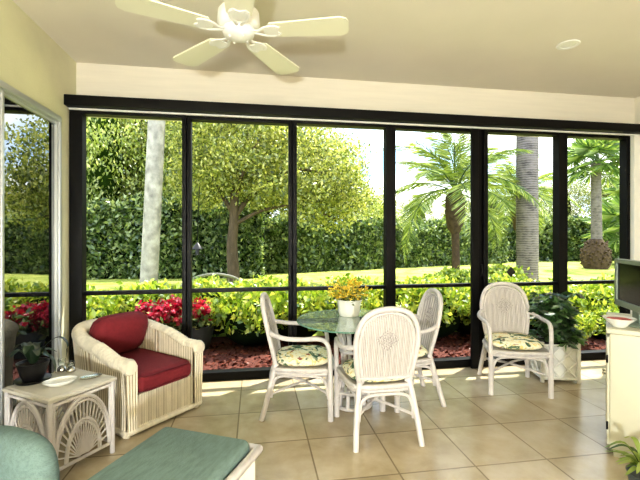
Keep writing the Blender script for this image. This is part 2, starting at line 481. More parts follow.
def blob_core(centre, radii):
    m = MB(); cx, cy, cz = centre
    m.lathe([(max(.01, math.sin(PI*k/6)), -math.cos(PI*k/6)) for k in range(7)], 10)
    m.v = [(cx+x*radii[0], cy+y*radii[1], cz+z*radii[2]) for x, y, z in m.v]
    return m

def trunk_mb(pts, r0, r1, n=12, branches=()):
    m = MB(); m.tube(pts, lambda t: r0+(r1-r0)*t, n, smooth=5)
    for b in branches: m.tube(b[0], lambda t, q=b[1]: q*(1-.7*t), 7, smooth=4)
    return m

# ================================================================== ROOM SHELL
XL, XR, YW, YU, YB, ZC = -1.73, 4.62, 4.08, 4.25, -2.6, 3.15
def slab(name, x0, x1, y0, y1, z0, z1, mat):
    m = MB(); m.box(x0, x1, y0, y1, z0, z1)
    return struct(m.build(name, mat, smooth=False))
slab('floor', XL-.2, XR+.2, YB-.2, YW+.16, -.12, 0, FLOOR)
slab('ceiling', XL-.2, XR+.2, YB-.2, YU+.15, ZC, ZC+.12, CEIL)
slab('wall_right', XR, XR+.15, YB-.2, YU+.15, 0, ZC, WALL)
slab('wall_rear', XL-.2, XR+.2, YB-.15, YB, 0, ZC, WALL)
# upper wall above the sliding windows
slab('wall_front', XL-.2, XR+.2, YU, YU+.15, 2.66, ZC, WALL)
# left wall with an opening for the sliding door (0.2..3.92, up to 2.51)
DY0, DY1, DZ = -.22, 3.925, 2.515
m = MB(); m.box(XL-.15, XL, YB-.2, DY0, 0, ZC); m.box(XL-.15, XL, DY1, YU+.15, 0, ZC); m.box(XL-.15, XL, DY0, DY1, DZ, ZC)
struct(m.build('wall_left', WALLY, smooth=False))
m = MB(); m.box(4.41, XR, YW-.02, YW+.13, 0, 2.66)
struct(m.build('trim_2', WHITEM, smooth=False))
# black valance box along the head of the window wall
m = MB(); m.rbox(XL+.002, XR-.002, 3.98, YU-.001, 2.652, 2.748, .006)
struct(m.build('trim_1', BLACK))
m = MB(); m.rbox(XL+.01, XR-.01, 4.055, 4.09, 2.634, 2.65, .004)
struct(m.build('trim_3', WHITEM))
# unseen outside eave, added and cut short to shape the sun on the floor
m = MB(); m.box(XL-.8, 4.2, YU+.15, YU+.36, 2.78, 2.9)
struct(m.build('sun_shade_eave', WHITEM, smooth=False))
# outside ledge under the sliding windows
slab('trim_5', XL-.2, XR+.2, YW+.16, YW+.3, -.12, -.01, SILLST)

# ---- window wall: six tall sliding panels with a mid rail
JB = [-1.725, -.668, .382, 1.432, 2.50, 3.50, 4.41]
for i in range(6):
    x0, x1 = JB[i], JB[i+1]
    w = thing('window_%d' % (i+1), None, None, ((x0+x1)/2, YW, 0)); struct(w)
    o = (x0+x1)/2
    a, b = x0-o, x1-o
    off = .03 if i % 2 else 0.0
    jl = (.115, .04, .04, .058, .05, .07)[i]; jr = (.04, .04, .058, .05, .07, .05)[i]
    f = MB()
    f.rbox(a+.001, a+jl, off, .1+off, .0, 2.65, .004); f.rbox(b-jr, b-.001, off, .1+off, .0, 2.65, .004)
    f.rbox(a+jl-.001, b-jr+.001, off, .1+off, 0, .085, .004); f.rbox(a+jl-.001, b-jr+.001, off, .1+off, 2.605, 2.65, .004)
    f.build('window_frame', BLACK, w)
    r = MB(); r.rbox(a+jl, b-jr, off+.015, .085+off, .885, .922, .004)
    r.build('rail', BLACK, w)
    if i in (1, 3):
        h = MB(); h.tube([(b-.02, off-.003, 1.0), (b-.02, off-.03, 1.01), (b-.02, off-.03, 1.13), (b-.02, off-.003, 1.14)], .008, 8)
        h.build('handle', BLACK, w)
    for z0, z1 in ((.086, .884), (.923, 2.604)):
        g = MB(); g.box(a+jl, b-jr, off+.046, off+.052, z0, z1)
        g.build('glass_pane', PANE, w, smooth=False)
# vertical double stile on the fourth panel
m = MB(); m.rbox(2.335, 2.415, YW-.035, YW-.002, .0, 2.625, .004)
struct(m.build('trim_6', BLACK))

# ---- left sliding door, silver frame, dark reflective glass
d = thing('door_1', None, None, (XL, DY0, 0)); struct(d)
Ld = DY1-DY0
f = MB()
f.rbox(-.1, .012, 0, .03, 0, DZ, .005); f.rbox(-.1, .012, Ld-.03, Ld, 0, DZ, .005)
f.rbox(-.1, .024, .03, Ld-.03, DZ-.05, DZ, .006); f.rbox(-.1, .02, .03, Ld-.03, 0, .05, .006)
f.build('door_frame', SILVER, d)
edges = [.03, 1.12, 2.17, 3.32, Ld-.03]
for k in range(4):
    y0, y1 = edges[k], edges[k+1]
    p = MB(); x = -.016 if k % 2 else -.003
    w_ = .026
    p.rbox(x-.03, x+.01, y0, y0+w_, .05, DZ-.05, .004); p.rbox(x-.03, x+.01, y1-w_, y1, .05, DZ-.05, .004)
    p.rbox(x-.03, x+.01, y0+w_-.002, y1-w_+.002, .05, .12, .004); p.rbox(x-.03, x+.01, y0+w_-.002, y1-w_+.002, DZ-.075, DZ-.05, .004)
    q = p.build('door_panel', SILVER, d)
    g = MB(); g.box(x-.014, x-.008, y0+w_, y1-w_, .12, DZ-.075); g.build('glass_pane', DARKGLASS, q, smooth=False)

# ================================================================== CEILING FIXTURES
FZ = 2.70
fc = W(-.50, 2.46)
fan = thing('ceiling_fan', 'white five blade ceiling fan with cream blades hanging near the left ceiling', 'ceiling fan', (fc.x, fc.y, ZC))
h = FZ-ZC
m = MB(); m.lathe([(.02, -.001), (.07, -.001), (.075, -.03), (.04, -.07), (.015, -.08)], 24); m.build('canopy', WHITEM, fan)
m = MB(); m.tube([(0,0,-.07), (0,0,h+.15)], .013, 12); m.build('downrod', WHITEM, fan)
m = MB(); m.lathe([(.03, h+.17), (.09, h+.16), (.125, h+.12), (.13, h+.06), (.115, h+.03), (.09, h+.02)], 32); m.build('motor_housing', WHITEM, fan)
m = MB(); m.lathe([(.095, h+.022), (.1, h+.005), (.09, h-.02), (.055, h-.038), (.012, h-.045)], 32)
for k in range(4):
    a = k*PI/2+.5; m.lathe([(.002, h-.047), (.007, h-.042), (.007, h-.03)], 8, (.06*math.cos(a), .06*math.sin(a), 0))
m.build('switch_cup', WHITEM, fan)
for k in range(5):
    ang = math.radians(66+72*k)-YAW
    Mz = Matrix.Rotation(ang, 4, 'Z') @ Matrix.Translation((0, 0, h)) @ Matrix.Rotation(math.radians(-2), 4, 'X')
    b = MB()
    out = []
    L0, L1, w0, w1 = .205, .675, .072, .098
    pts = [(L0, -w0), (L1-.05, -w1), (L1-.012, -w1*.8), (L1, -w1*.45), (L1, w1*.45), (L1-.012, w1*.8), (L1-.05, w1), (L0, w0), (L0-.02, w0*.5), (L0-.02, -w0*.5)]
    b.prism(pts, .002, .011); b.v = [tuple(Mz @ Vector(v)) for v in b.v]
    bl = b.build('blade', FANBLADE, fan, smooth=False)
    a = MB(); 
    for s in (-1, 1): a.tube([(.09, s*.012, 0), (.13, s*.02, -.006), (.17, s*.045, -.004), (.22, s*.052, -.003), (.245, s*.03, -.003)], .011, 6, smooth=3, flat=.6)
    a.prism([(.16, -.045), (.24, -.056), (.262, -.035), (.245, 0), (.262, .035), (.24, .056), (.16, .045)], -.006, .0015)
    a.v = [tuple(Mz @ Vector(v)) for v in a.v]
    a.build('blade_bracket', WHITEM, fan)
# recessed downlight
rp = W(1.0, 1.0)
def ceil_pt(u, v):
    f_ = 400*(ZC-1.45)/(236-v); return W((u-320)/400*f_, f_)
rp = ceil_pt(568, 44.5)
rl = thing('recessed_light', 'round white recessed ceiling light at the upper right', 'ceiling light', (rp.x, rp.y, ZC))
m = MB(); m.lathe([(.062, -.002), (.064, -.008), (.088, -.010), (.094, -.004), (.095, -.001)], 32); m.build('trim_ring', WHITEM, rl)
m = MB(); m.lathe([(.001, -.006), (.03, -.0065), (.061, -.004), (.062, -.001)], 24); m.build('lens', CERAMIC, rl)

# ================================================================== DINING CHAIR
def make_chair(label):
    t = thing('dining_chair', label, 'chair')
    # hoop of the back
    def hoop(w, top, z0=.40, y0=-.19):
        pts = []
        for (fx, fz) in [(-.80, 0), (-.92, .22), (-1.0, .5), (-.98, .68), (-.82, .86), (-.5, .965), (0, 1.0), (.5, .965), (.82, .86), (.98, .68), (1.0, .5), (.92, .22), (.80, 0)]:
            z = z0+(top-z0)*fz
            y = y0-.125*((z-.40)/.56)**1.15 if z > .40 else y0
            pts.append((fx*w, y, z))
        return pts
    b = MB(); b.tube(hoop(.222, .955), .019, 10, smooth=4)
    b.tube(hoop(.193, .925, .42), .010, 8, smooth=4)
    b.tube([(-.18, -.205, .455), (0, -.215, .452), (.18, -.205, .455)], .012, 8, smooth=4)
    b.build('back_frame', RATTAN, t)
    # woven panel: vertical ribs inside the hoop, raised diamond motif
    hp = catmull(hoop(.192, .922, .42), 8)
    zs = [p.z for p in hp]
    def halfw(z):
        best = 0.02
        for i in range(len(hp)//2):
            if hp[i].z <= z <= hp[i+1].z:
                k = (z-hp[i].z)/max(1e-6, hp[i+1].z-hp[i].z); return abs(hp[i].x*(1-k)+hp[i+1].x*k)
        return best
    def yb(z): return -.19-.125*(max(0, z-.40)/.56)**1.15
    pn = MB()
    nu, nv = 96, 24
    for sgn in (1, -1):
        def fn(u, v, sgn=sgn):
            z = .445+(.918-.445)*v; hw = halfw(z)
            x = (u*2-1)*hw
            rib = .0024*math.cos(x*2*PI/.0165)
            bulge = .012*(1-(u*2-1)**2)
            return (x, yb(z)-bulge+sgn*(.004+rib), z)
        pn.grid(fn, nu, nv)
    for sgn in (1, -1):          # diamond of crossed strands
        cz = .735
        for k in range(-2, 3):
            o = k*.019
            for q in (1, -1):
                p0 = (o-.04, -.04*q+ o*q); p1 = (o+.04, .04*q+o*q)
                P = []
                for s in range(5):
                    e = s/4; x = (o-.042)+.084*e if False else o*1.0+(-.042+.084*e); z = cz+q*((-.042+.084*e)-o)
                    P.append((x*1.0, yb(z)-.012*(1-(x/.19)**2)+sgn*.010, z))
                pn.tube(P, .0042, 5)
    pn.build('back_panel', WEAVE, t)
    # arms continue down into the front legs
    for s in (-1, 1):
        a = MB()
        a.tube([(s*.208, -.238, .685), (s*.25, -.20, .672), (s*.283, -.10, .652), (s*.288, .03, .648), (s*.276, .14, .648), (s*.266, .205, .62), (s*.262, .232, .55), (s*.258, .238, .45), (s*.256, .24, .40)], .0185, 10, smooth=5)
        a.build('arm', RATTAN, t)
        l = MB(); l.tube([(s*.256, .24, .40), (s*.254, .242, .2), (s*.254, .243, .0)], lambda q: .021+.002*q, 10, smooth=4)
        for z in (.14, .31): l.tube([(s*.254, .2415, z-.012), (s*.254, .2415, z+.012)], .0245, 10)
        l.build('leg', RATTAN, t)
        l = MB(); l.tube([(s*.178, -.188, .435), (s*.197, -.215, .33), (s*.222, -.262, .14), (s*.235, -.30, 0)], lambda q: .023-.002*q, 10, smooth=4)
        l.build('leg', RATTAN, t)
    # seat frame: two rails all round
    def ring(z, k=1.0):
        return [(x*k, y*k, z) for x, y in [(-.25, .2), (-.2, .255), (0, .27), (.2, .255), (.25, .2), (.245, 0), (.215, -.17), (.15, -.205), (0, -.215), (-.15, -.205), (-.215, -.17), (-.245, 0)]]
    f = MB(); f.tube(ring(.392), .018, 8, closed=True, smooth=4); f.tube(ring(.362, .97), .013, 8, closed=True, smooth=4)
    pl = catmull([Vector(p) for p in ring(.395, .97)], 3, True)
    f.prism([(p.x, p.y) for p in pl], .385, .402)
    f.build('seat_frame', RATTAN, t)
    # bent arch braces and crossed stretchers
    s_ = MB()
    def arch(p, q, z0=.17, z1=.335):
        p = Vector(p); q = Vector(q); d_ = q-p
        P = [p+d_*.02+Vector((0,0,z0)), p+d_*.05+Vector((0,0,z1-.06)), p+d_*.16+Vector((0,0,z1)), p+d_*.5+Vector((0,0,z1+.012)), p+d_*.84+Vector((0,0,z1)), p+d_*.95+Vector((0,0,z1-.06)), p+d_*.98+Vector((0,0,z0))]
        s_.tube(P, .0115, 7, smooth=4)
    FL, FR, RL, RR = (-.25, .235, 0), (.25, .235, 0), (-.205, -.235, 0), (.205, -.235, 0)
    arch(FL, FR); arch(RL, RR); arch(FL, RL); arch(FR, RR)
    s_.tube([(-.25, .24, .19), (0, .0, .215), (.215, -.25, .19)], .011, 7, smooth=3)
    s_.tube([(.25, .24, .205), (0, .0, .237), (-.215, -.25, .205)], .011, 7, smooth=3)
    s_.build('stretcher', RATTAN, t)
    c = MB(); c.pillow(.47, .46, .10, Matrix.Translation((0, .02, .442)), p=3.2)
    cu = c.build('seat_cushion', FLORAL, t)
    e = MB(); n = 40; P = []
    for k in range(n):
        a = 2*PI*k/n; R = (abs(math.cos(a))**3.2+abs(math.sin(a))**3.2)**(-1/3.2)
        P.append((.235*R*math.cos(a), .02+.23*R*math.sin(a), .442))
    e.tube(P, .006, 6, closed=True); e.build('piping', FLORAL, cu)
    return t
ch = make_chair('white rattan armchair at the left side of the glass table, seen side-on facing right')
CH = [(W(-.165, 3.385), face(.99, .02), None),
      (W(.425, 3.02), face(-.16, .985), 'white rattan armchair in front of the glass table, its woven back toward the viewer'),
      (W(.73, 3.60), face(-.985, -.12), 'white rattan armchair at the right side of the table, partly hidden behind the front chair'),
      (W(1.855, 3.86), face(-.16, -.985), 'white rattan armchair standing alone by the window beside the potted planter')]
for i, (p, rz, lb) in enumerate(CH):
    if i == 0: ch.location = p; ch.rotation_euler.z = rz; ch['group'] = 'white rattan dining chairs'
    else: dup(ch, p, rz, lb)

# ================================================================== DINING TABLE
tp = W(.28, 3.44)
t = thing('dining_table', 'round glass top dining table on a white rattan pedestal', 'table', tp)
TZ = .735
m = MB(); R = .475
m.lathe([(R-.003, TZ-.012), (R-.003, TZ)], 64)
m.v = m.v; m.build('tabletop', TABLEGLASS, t, smooth=False)
m = MB(); 
P = [(R*math.cos(2*PI*k/64), R*math.sin(2*PI*k/64), TZ-.006) for k in range(64)]
m.tube(P, .0062, 8, closed=True); m.build('glass_edge', GLASSEDGE, t)
m = MB()
for k in range(12):
    a = 2*PI*k/12
    m.tube([(r_*math.cos(a), r_*math.sin(a), z) for r_, z in ((.15, .02), (.135, .1), (.085, .36), (.12, .6), (.20, TZ-.022))], .016, 8, smooth=4)
for r_, z in ((.155, .018), (.085, .36), (.205, TZ-.027), (.10, .47), (.10, .26)):
    m.tube([(r_*math.cos(2*PI*k/32), r_*math.sin(2*PI*k/32), z) for k in range(32)], .016, 8, closed=True)
m.build('pedestal', RATTAN, t)

# flowers in white pot
fp = W(.262, 3.60)
v = thing('potted_flowers', 'yellow daisy-like flowers in a white scalloped ceramic pot on the glass table', 'flower pot', (fp.x, fp.y, TZ+.0005))
m = MB(); m.lathe([(.06, 0), (.085, .002), (.095, .03), (.098, .08), (.108, .125), (.125, .15), (.118, .15), (.10, .125), (.09, .10)], 40, wob=lambda a, z: 1+.045*math.cos(9*a)*min(1, z/.05))
m.build('pot', TERRA, v)
m = MB(); m.lathe([(.001, .118), (.05, .12), (.093, .118)], 20); m.build('soil', SOIL, v)
n = 420
u = rng.normal(size=(n, 3)); u /= np.linalg.norm(u, axis=1, keepdims=True); u[:, 2] = np.abs(u[:, 2])
P = u*(.35+.65*rng.random(n)[:, None])*np.array([.19, .19, .16])+np.array([0, 0, .155])
# leaves and petals around each flower head
lv, dv = [], []
for q in P[:170]:
    for _ in range(2): lv.append(q*np.array([.8,.8,.85])+rng.normal(size=3)*.012+np.array([0,0,.01])); dv.append(rng.normal(size=3)+np.array([0,0,.4]))
link('leaves', leaf_mesh('leaves', np.array(lv), np.array(dv), .025+.02*rng.random(len(lv)), L_PALM, .45), v)
lv, dv, sz = [], [], []
for q in P[170:]:
    q = np.array([q[0]*1.05, q[1]*1.05, .165+(q[2]-.155)*1.12])
    for k in range(6):
        a = 2*PI*k/6; dd = np.array([math.cos(a), math.sin(a), .35*rng.normal()]); lv.append(q+dd*.008); dv.append(dd); sz.append(.018)
for k in range(26):     # straggling sprays
    a = rng.random()*2*PI; e = .18+.08*rng.random(); z = .2+.14*rng.random()
    for j in range(5):
        lv.append(np.array([e*math.cos(a), e*math.sin(a), z])+rng.normal(size=3)*.006); dv.append(rng.normal(size=3)); sz.append(.018)
link('flowers', leaf_mesh('flowers', np.array(lv), np.array(dv), np.array(sz), L_YEL, .8), v)
m = MB()
for k in range(26):
    a = rng.random()*2*PI; e = .08+.1*rng.random()
    m.tube([(0.04*math.cos(a), .04*math.sin(a), .115), (e*.6*math.cos(a), e*.6*math.sin(a), .2), (e*math.cos(a), e*math.sin(a), .24+.05*rng.random())], .002, 4, smooth=2)
m.build('stems', STEM, v)

# ================================================================== WICKER ARMCHAIR
ap = W(-1.56, 3.355)
t = thing('wicker_armchair', 'cream wicker barrel armchair with dark red seat and back cushions in the corner', 'armchair', ap, face(.84, -.54))
t.scale = (.91, 1.40, 1)
def upath(s, off=0.0):
    """U-shaped plan, s in 0..1 from front right round the back to front left"""
    a, b, yf = .365-off, .37-off, .31
    Ls = .30; La = PI*(a+b)/2*1.0
    T = 2*Ls+La; d_ = s*T
    if d_ < Ls: return Vector((a, yf-d_, 0)), Vector((1, 0, 0))
    if d_ > T-Ls: return Vector((-a, yf-(T-d_), 0)), Vector((-1, 0, 0))
    ph = (d_-Ls)/La*PI
    c_, s2 = math.cos(ph), math.sin(ph)
    # squarish barrel
    pw = .62
    return Vector((a*math.copysign(abs(c_)**pw, c_), .01-b*abs(s2)**pw, 0)), Vector((c_, -s2, 0)).normalized()
def topz(s):
    k = abs(s-.5)*2
    return .515+(.665-.515)*(1-min(1, k/.86)**2.2)
body = MB()
ns = 744
def outer(u, v):
    p, n = upath(u); z = .035+(topz(u)-.035)*v
    rib = .005*math.cos(u*2*PI*93)
    fl = .02*v-.012*math.sin(PI*v)
    return p+n*(fl+rib)+Vector((0, 0, z))
def inner(u, v):
    p, n = upath(u, .085); z = topz(u)+(.26-topz(u))*v
    rib = .004*math.cos(u*2*PI*93)
    return p-n*rib+Vector((0, 0, z))
def ribs(nu, nv, count):
    k = nu*nv
    for j in range(nv):
        for i in range(nu):
            body.m[len(body.m)-k+j*nu+i] = 1 if math.cos((i+.5)/nu*2*PI*count) < -.35 else 0
body.grid(outer, ns, 10); ribs(ns, 10, 93)
body.grid(inner, ns, 8); ribs(ns, 8, 93)
# front ends of the two arms
for s, q in ((0.0, 1), (1.0, -1)):
    p, n = upath(s); pi, _ = upath(s, .085)
    zt = topz(s)
    body.grid(lambda u, v: (pi.x+(p.x+q*.02*v-pi.x)*u+0, p.y+.006+.0035*math.cos(u*2*PI*4), .035+(zt-.035)*v), 48, 4); ribs(48, 4, 4)
# front apron under the seat
body.grid(lambda u, v: (-.285+.57*u, .30+.004*math.cos(u*2*PI*36), .05+(.285-.05)*v), 260, 4); ribs(260, 4, 36)
body.box(-.285, .285, -.2, .295, .22, .285)
body.build('body', [WICKER, GROOVESHADE], t)
roll = MB()
P = []
for k in range(241):
    s = k/240; p, n = upath(s, .035); P.append(p+Vector((0, 0, topz(s)-.005))+n*.012)
# curl the front ends of the roll outwards and down
def rr(tt): return .054+.0035*math.cos(tt*2*PI*80)
roll.tube(P, rr, 14)
for e in (0, -1):
    p = P[e]; roll.lathe([(.001, -.012), (.035, -.014), (.058, -.004), (.061, .012), (.05, .03), (.001, .034)], 20)
    k = len(roll.v)-(6*20+2)
    for i in range(k, len(roll.v)):
        x, y, z = roll.v[i]; roll.v[i] = (p.x+x, p.y+z-.012, p.z+y)
roll.build('arm_roll', WICKER, t)
base = MB()
Pb = [upath(k/60)[0]+Vector((0, 0, .035)) for k in range(61)]
base.tube(Pb, .022, 8); base.tube([(-.36, .30, .035), (.36, .30, .035)], .022, 8)
for x, y in ((-.34, .28), (.34, .28), (-.27, -.25), (.27, -.25)): base.lathe([(.025, 0), (.027, .03)], 10, (x, y, 0))
base.build('base_rail', WICKER, t)
c = MB(); c.rbox(-.268, .268, -.24, .325, .287, .425, .05)
for i, (x, y, z) in enumerate(c.v):
    if z > .38: c.v[i] = (x, y, z+.022*max(0, 1-(x/.27)**2)*max(0, 1-((y-.04)/.29)**2))
cu = c.build('seat_cushion', RED, t)
e = MB()
for z in (.305, .41):
    P = []
    for k in range(48):
        a = 2*PI*k/48; R_ = (abs(math.cos(a))**9+abs(math.sin(a))**9)**(-1/9)
        P.append((.262*R_*math.cos(a), .0425+.277*R_*math.sin(a), z))
    e.tube(P, .007, 6, closed=True)
e.build('piping', DARKRED, cu)
Mx = Matrix.Translation((0, -.165, .60)) @ Matrix.Rotation(math.radians(74), 4, 'X')
c = MB(); c.pillow(.53, .37, .21, Mx, p=4.5)
cu = c.build('back_cushion', RED, t)
e = MB(); P = []
for k in range(56):
    a = 2*PI*k/56; R_ = (abs(math.cos(a))**4.5+abs(math.sin(a))**4.5)**(-1/4.5)
    P.append(Mx @ Vector((.26*R_*math.cos(a), .18*R_*math.sin(a), 0)))
e.tube(P, .007, 6, closed=True); e.build('piping', DARKRED, cu)

# ================================================================== END TABLE
ec = W((-1.365-1.98)/2, (2.71+2.47)/2)
ert = face(.423, .905)    # local +Y runs along near->right edge
t = thing('end_table', 'cream rattan end table with fan-shaped side panels', 'side table', ec, ert)
hx, hy, EH = .225, .212, .51
m = MB(); m.rbox(-hx, hx, -hy, hy, EH-.03, EH, .012)
m.tube([(-hx, -hy, EH-.018), (hx, -hy, EH-.018), (hx, hy, EH-.018), (-hx, hy, EH-.018)], .014, 8, closed=True)
m.build('top', CREAMTAB, t)
for x in (-1, 1):
    for y in (-1, 1):
        l = MB(); l.tube([(x*(hx-.01), y*(hy-.01), EH-.03), (x*(hx-.01), y*(hy-.01), 0)], .016, 10); l.build('leg', RATTAN, t)
m = MB()
for z in (.07, EH-.05):
    m = MB(); m.tube([(-hx+.01, -hy+.01, z), (hx-.01, -hy+.01, z), (hx-.01, hy-.01, z), (-hx+.01, hy-.01, z)], .012, 8, closed=True)
    m.build('rail', RATTAN, t)
def fan_panel(M, half):
    f = MB()
    def T(x, z): return M @ Vector((x, 0, z))
    zc, b = .085, EH-.06-.085
    for k_, r_ in ((1.0, .013), (.93, .008), (.62, .009), (.56, .007)):
        f.tube([T(half*k_*math.cos(a), zc+b*k_*math.sin(a)) for a in [PI*i/30 for i in range(31)]], r_, 7)
    for i in range(1, 20):
        a = PI*i/20
        f.tube([T(half*.16*math.cos(a), zc+b*.02), T(half*.97*math.cos(a), zc+b*.97*math.sin(a))], .005, 5)
    for s in (-1, 1):
        f.tube([T(s*half*.98, zc+.01), T(s*half, EH-.06)], .009, 6)
    f.build('fan_panel', RATTAN, t)
fan_panel(Matrix.Translation((hx-.008, 0, 0)) @ Matrix.Rotation(PI/2, 4, 'Z'), hy-.03)
fan_panel(Matrix.Translation((0, -hy+.008, 0)), hx-.03)
fan_panel(Matrix.Translation((-hx+.008, 0, 0)) @ Matrix.Rotation(PI/2, 4, 'Z'), hy-.03)

def on_table(u, v, z=EH):
    f_ = 400*(1.45-z)/(v-236); return W((u-320)/400*f_, f_, z+.0005)
# orchid in black pot on black saucer
op = on_table(33, 381)
o = thing('potted_orchid', 'dark green strap-leaf houseplant in a black pot and saucer on the end table', 'houseplant', op)
m = MB(); m.lathe([(.055, 0), (.095, .004), (.104, .018), (.098, .016), (.06, .008)], 32); m.build('saucer', BLACKPOT, o)
m = MB(); m.lathe([(.055, .009), (.072, .05), (.088, .11), (.092, .125), (.086, .125), (.078, .11)], 32); m.build('pot', BLACKPOT, o)
m = MB(); m.lathe([(.001, .112), (.05, .118), (.08, .111)], 20); m.build('soil', SOIL, o)
def strap(m, pts, w, fold=.25):
    P = catmull(pts, 5); n = len(P)
    vs = []
    for i, p in enumerate(P):
        a = P[max(0, i-1)]; b = P[min(n-1, i+1)]; T = (b-a).normalized()
        S = T.cross(Vector((0, 0, 1))); S = S.normalized() if S.length > 1e-3 else Vector((1, 0, 0))
        U = S.cross(T); tt = i/(n-1)
        ww = w*(math.sin(PI*min(1, .12+tt*.88))**.6)+.0005
        vs += [p-S*ww+U*ww*fold, p, p+S*ww+U*ww*fold]
    fs = []
    for i in range(n-1):
        fs += [(i*3, i*3+1, i*3+4, i*3+3), (i*3+1, i*3+2, i*3+5, i*3+4)]
    m.add(vs, fs)
m = MB()
for k in range(11):
    a = 2*PI*k/11+rng.random()*.4; L_ = .1+.05*rng.random(); hgt = .05+.07*rng.random()
    strap(m, [(.015*math.cos(a), .015*math.sin(a), .115), (L_*.5*math.cos(a), L_*.5*math.sin(a), .125+hgt), (L_*math.cos(a), L_*math.sin(a), .12+hgt*.7)], .024)
# one long leaf arching over toward the right
rx, ry = W(1, .2)[0], W(1, .2)[1]
d_ = Vector((rx, ry, 0)).normalized()
strap(m, [Vector((0,0,.115)), d_*.08+Vector((0,0,.23)), d_*.15+Vector((0,0,.275)), d_*.20+Vector((0,0,.23)), d_*.195+Vector((0,0,.13))], .017)
strap(m, [Vector((0,0,.115)), d_*.05+Vector((0,0,.16)), d_*.10+Vector((0,0,.15)), d_*.125+Vector((0,0,.09)), d_*.13+Vector((0,0,.04))], .022)
m.build('leaves', L_ORCH, o)
# white dish
p = on_table(60, 385)
m = MB(); m.lathe([(.03, 0), (.055, .006), (.078, .026), (.082, .032), (.076, .028), (.05, .01)], 36, sx=1.15, sy=.8)
tag(m.build('shallow_dish', CERAMIC, loc=p, rotz=.5), 'white oval ceramic dish on the end table in front of the houseplant', 'dish')
# candle holders
for (u, vv, hh), lb in zip(((62, 371, .085), (71, 371.5, .07)), ('taller clear glass votive holder with silver base on the end table', 'shorter clear glass votive holder beside the taller one on the end table')):
    p = on_table(u, vv); q = thing('votive_holder', lb, 'candle holder', p, 0, 'votive holders on the end table')
    m = MB(); m.lathe([(.026, 0), (.03, .004), (.03, .02), (.024, .028), (.016, .034)], 20); m.build('base', CHROME, q)
    m = MB(); m.lathe([(.014, .035), (.024, .042), (.027, hh-.01), (.024, hh), (.022, hh-.004), (.02, .05)], 20); m.build('glass_cup', CLEAR, q)
    m = MB(); m.lathe([(.018, .046), (.018, hh*.7)], 14); m.build('candle', CERAMIC, q)
p = on_table(91, 377.5)
m = MB(); m.lathe([(.05, 0), (.062, .003), (.068, .009), (.063, .0075), (.045, .004)], 36, sx=1.0, sy=.62)
tag(m.build('coaster', CHROME, loc=p, rotz=.6), 'small oval silver tray near the back corner of the end table', 'tray')

# ================================================================== OTTOMAN + LOUNGE CHAIR
oc = W(-.675, 1.825)
t = thing('ottoman', 'white wicker ottoman with a sage teal cushion at the bottom of the view', 'ottoman', oc, face(.30, .954))
m = MB(); m.rbox(-.27, .27, -.29, .29, .10, .35, .03)
for q in range(70):
    x = -.265+.53*q/69
    for y in (-.291, .291): m.tube([(x, y, .11), (x, y, .34)], .0045, 5)
for q in range(74):
    y = -.285+.57*q/73
    for x in (-.271, .271): m.tube([(x, y, .11), (x, y, .34)], .0045, 5)
m.build('frame', WICKER, t)
m = MB(); m.tube([(-.285, -.30, .368), (.285, -.30, .368), (.285, .30, .368), (-.285, .30, .368)], .026, 10, closed=True); m.build('rim', RATTAN, t)
for x in (-.24, .24):
    for y in (-.26, .26):
        m = MB(); m.tube([(x, y, 0), (x, y, .12)], .022, 8); m.build('leg', RATTAN, t)
m = MB(); m.rbox(-.262, .262, -.28, .28, .352, .432, .038)
for i, (x, y, z) in enumerate(m.v):
    if z > .40: m.v[i] = (x, y, z+.02*max(0, 1-(x/.27)**2)*max(0, 1-(y/.29)**2))
m.build('cushion', TEAL, t)
lc = W(-1.48, 1.70)
t = thing('lounge_chair', 'lounge chair with rounded sage teal back cushion, cut off at the lower left corner', 'lounge chair', lc, face(-.35, -.93))
m = MB(); m.rbox(-.25, .25, -.22, .26, .12, .27, .03); m.build('frame', WICKER, t)
m = MB(); m.rbox(-.24, .24, -.16, .26, .272, .36, .035); m.build('seat_cushion', TEAL, t)
m = MB(); m.pillow(.50, .32, .19, Matrix.Translation((0, -.17, .395)) @ Matrix.Rotation(math.radians(82), 4, 'X'), p=3.0)
m.build('back_cushion', TEAL, t)
for x in (-.22, .22):
    for y in (-.2, .23):
        m = MB(); m.tube([(x, y, 0), (x, y, .13)], .02, 8); m.build('leg', RATTAN, t)

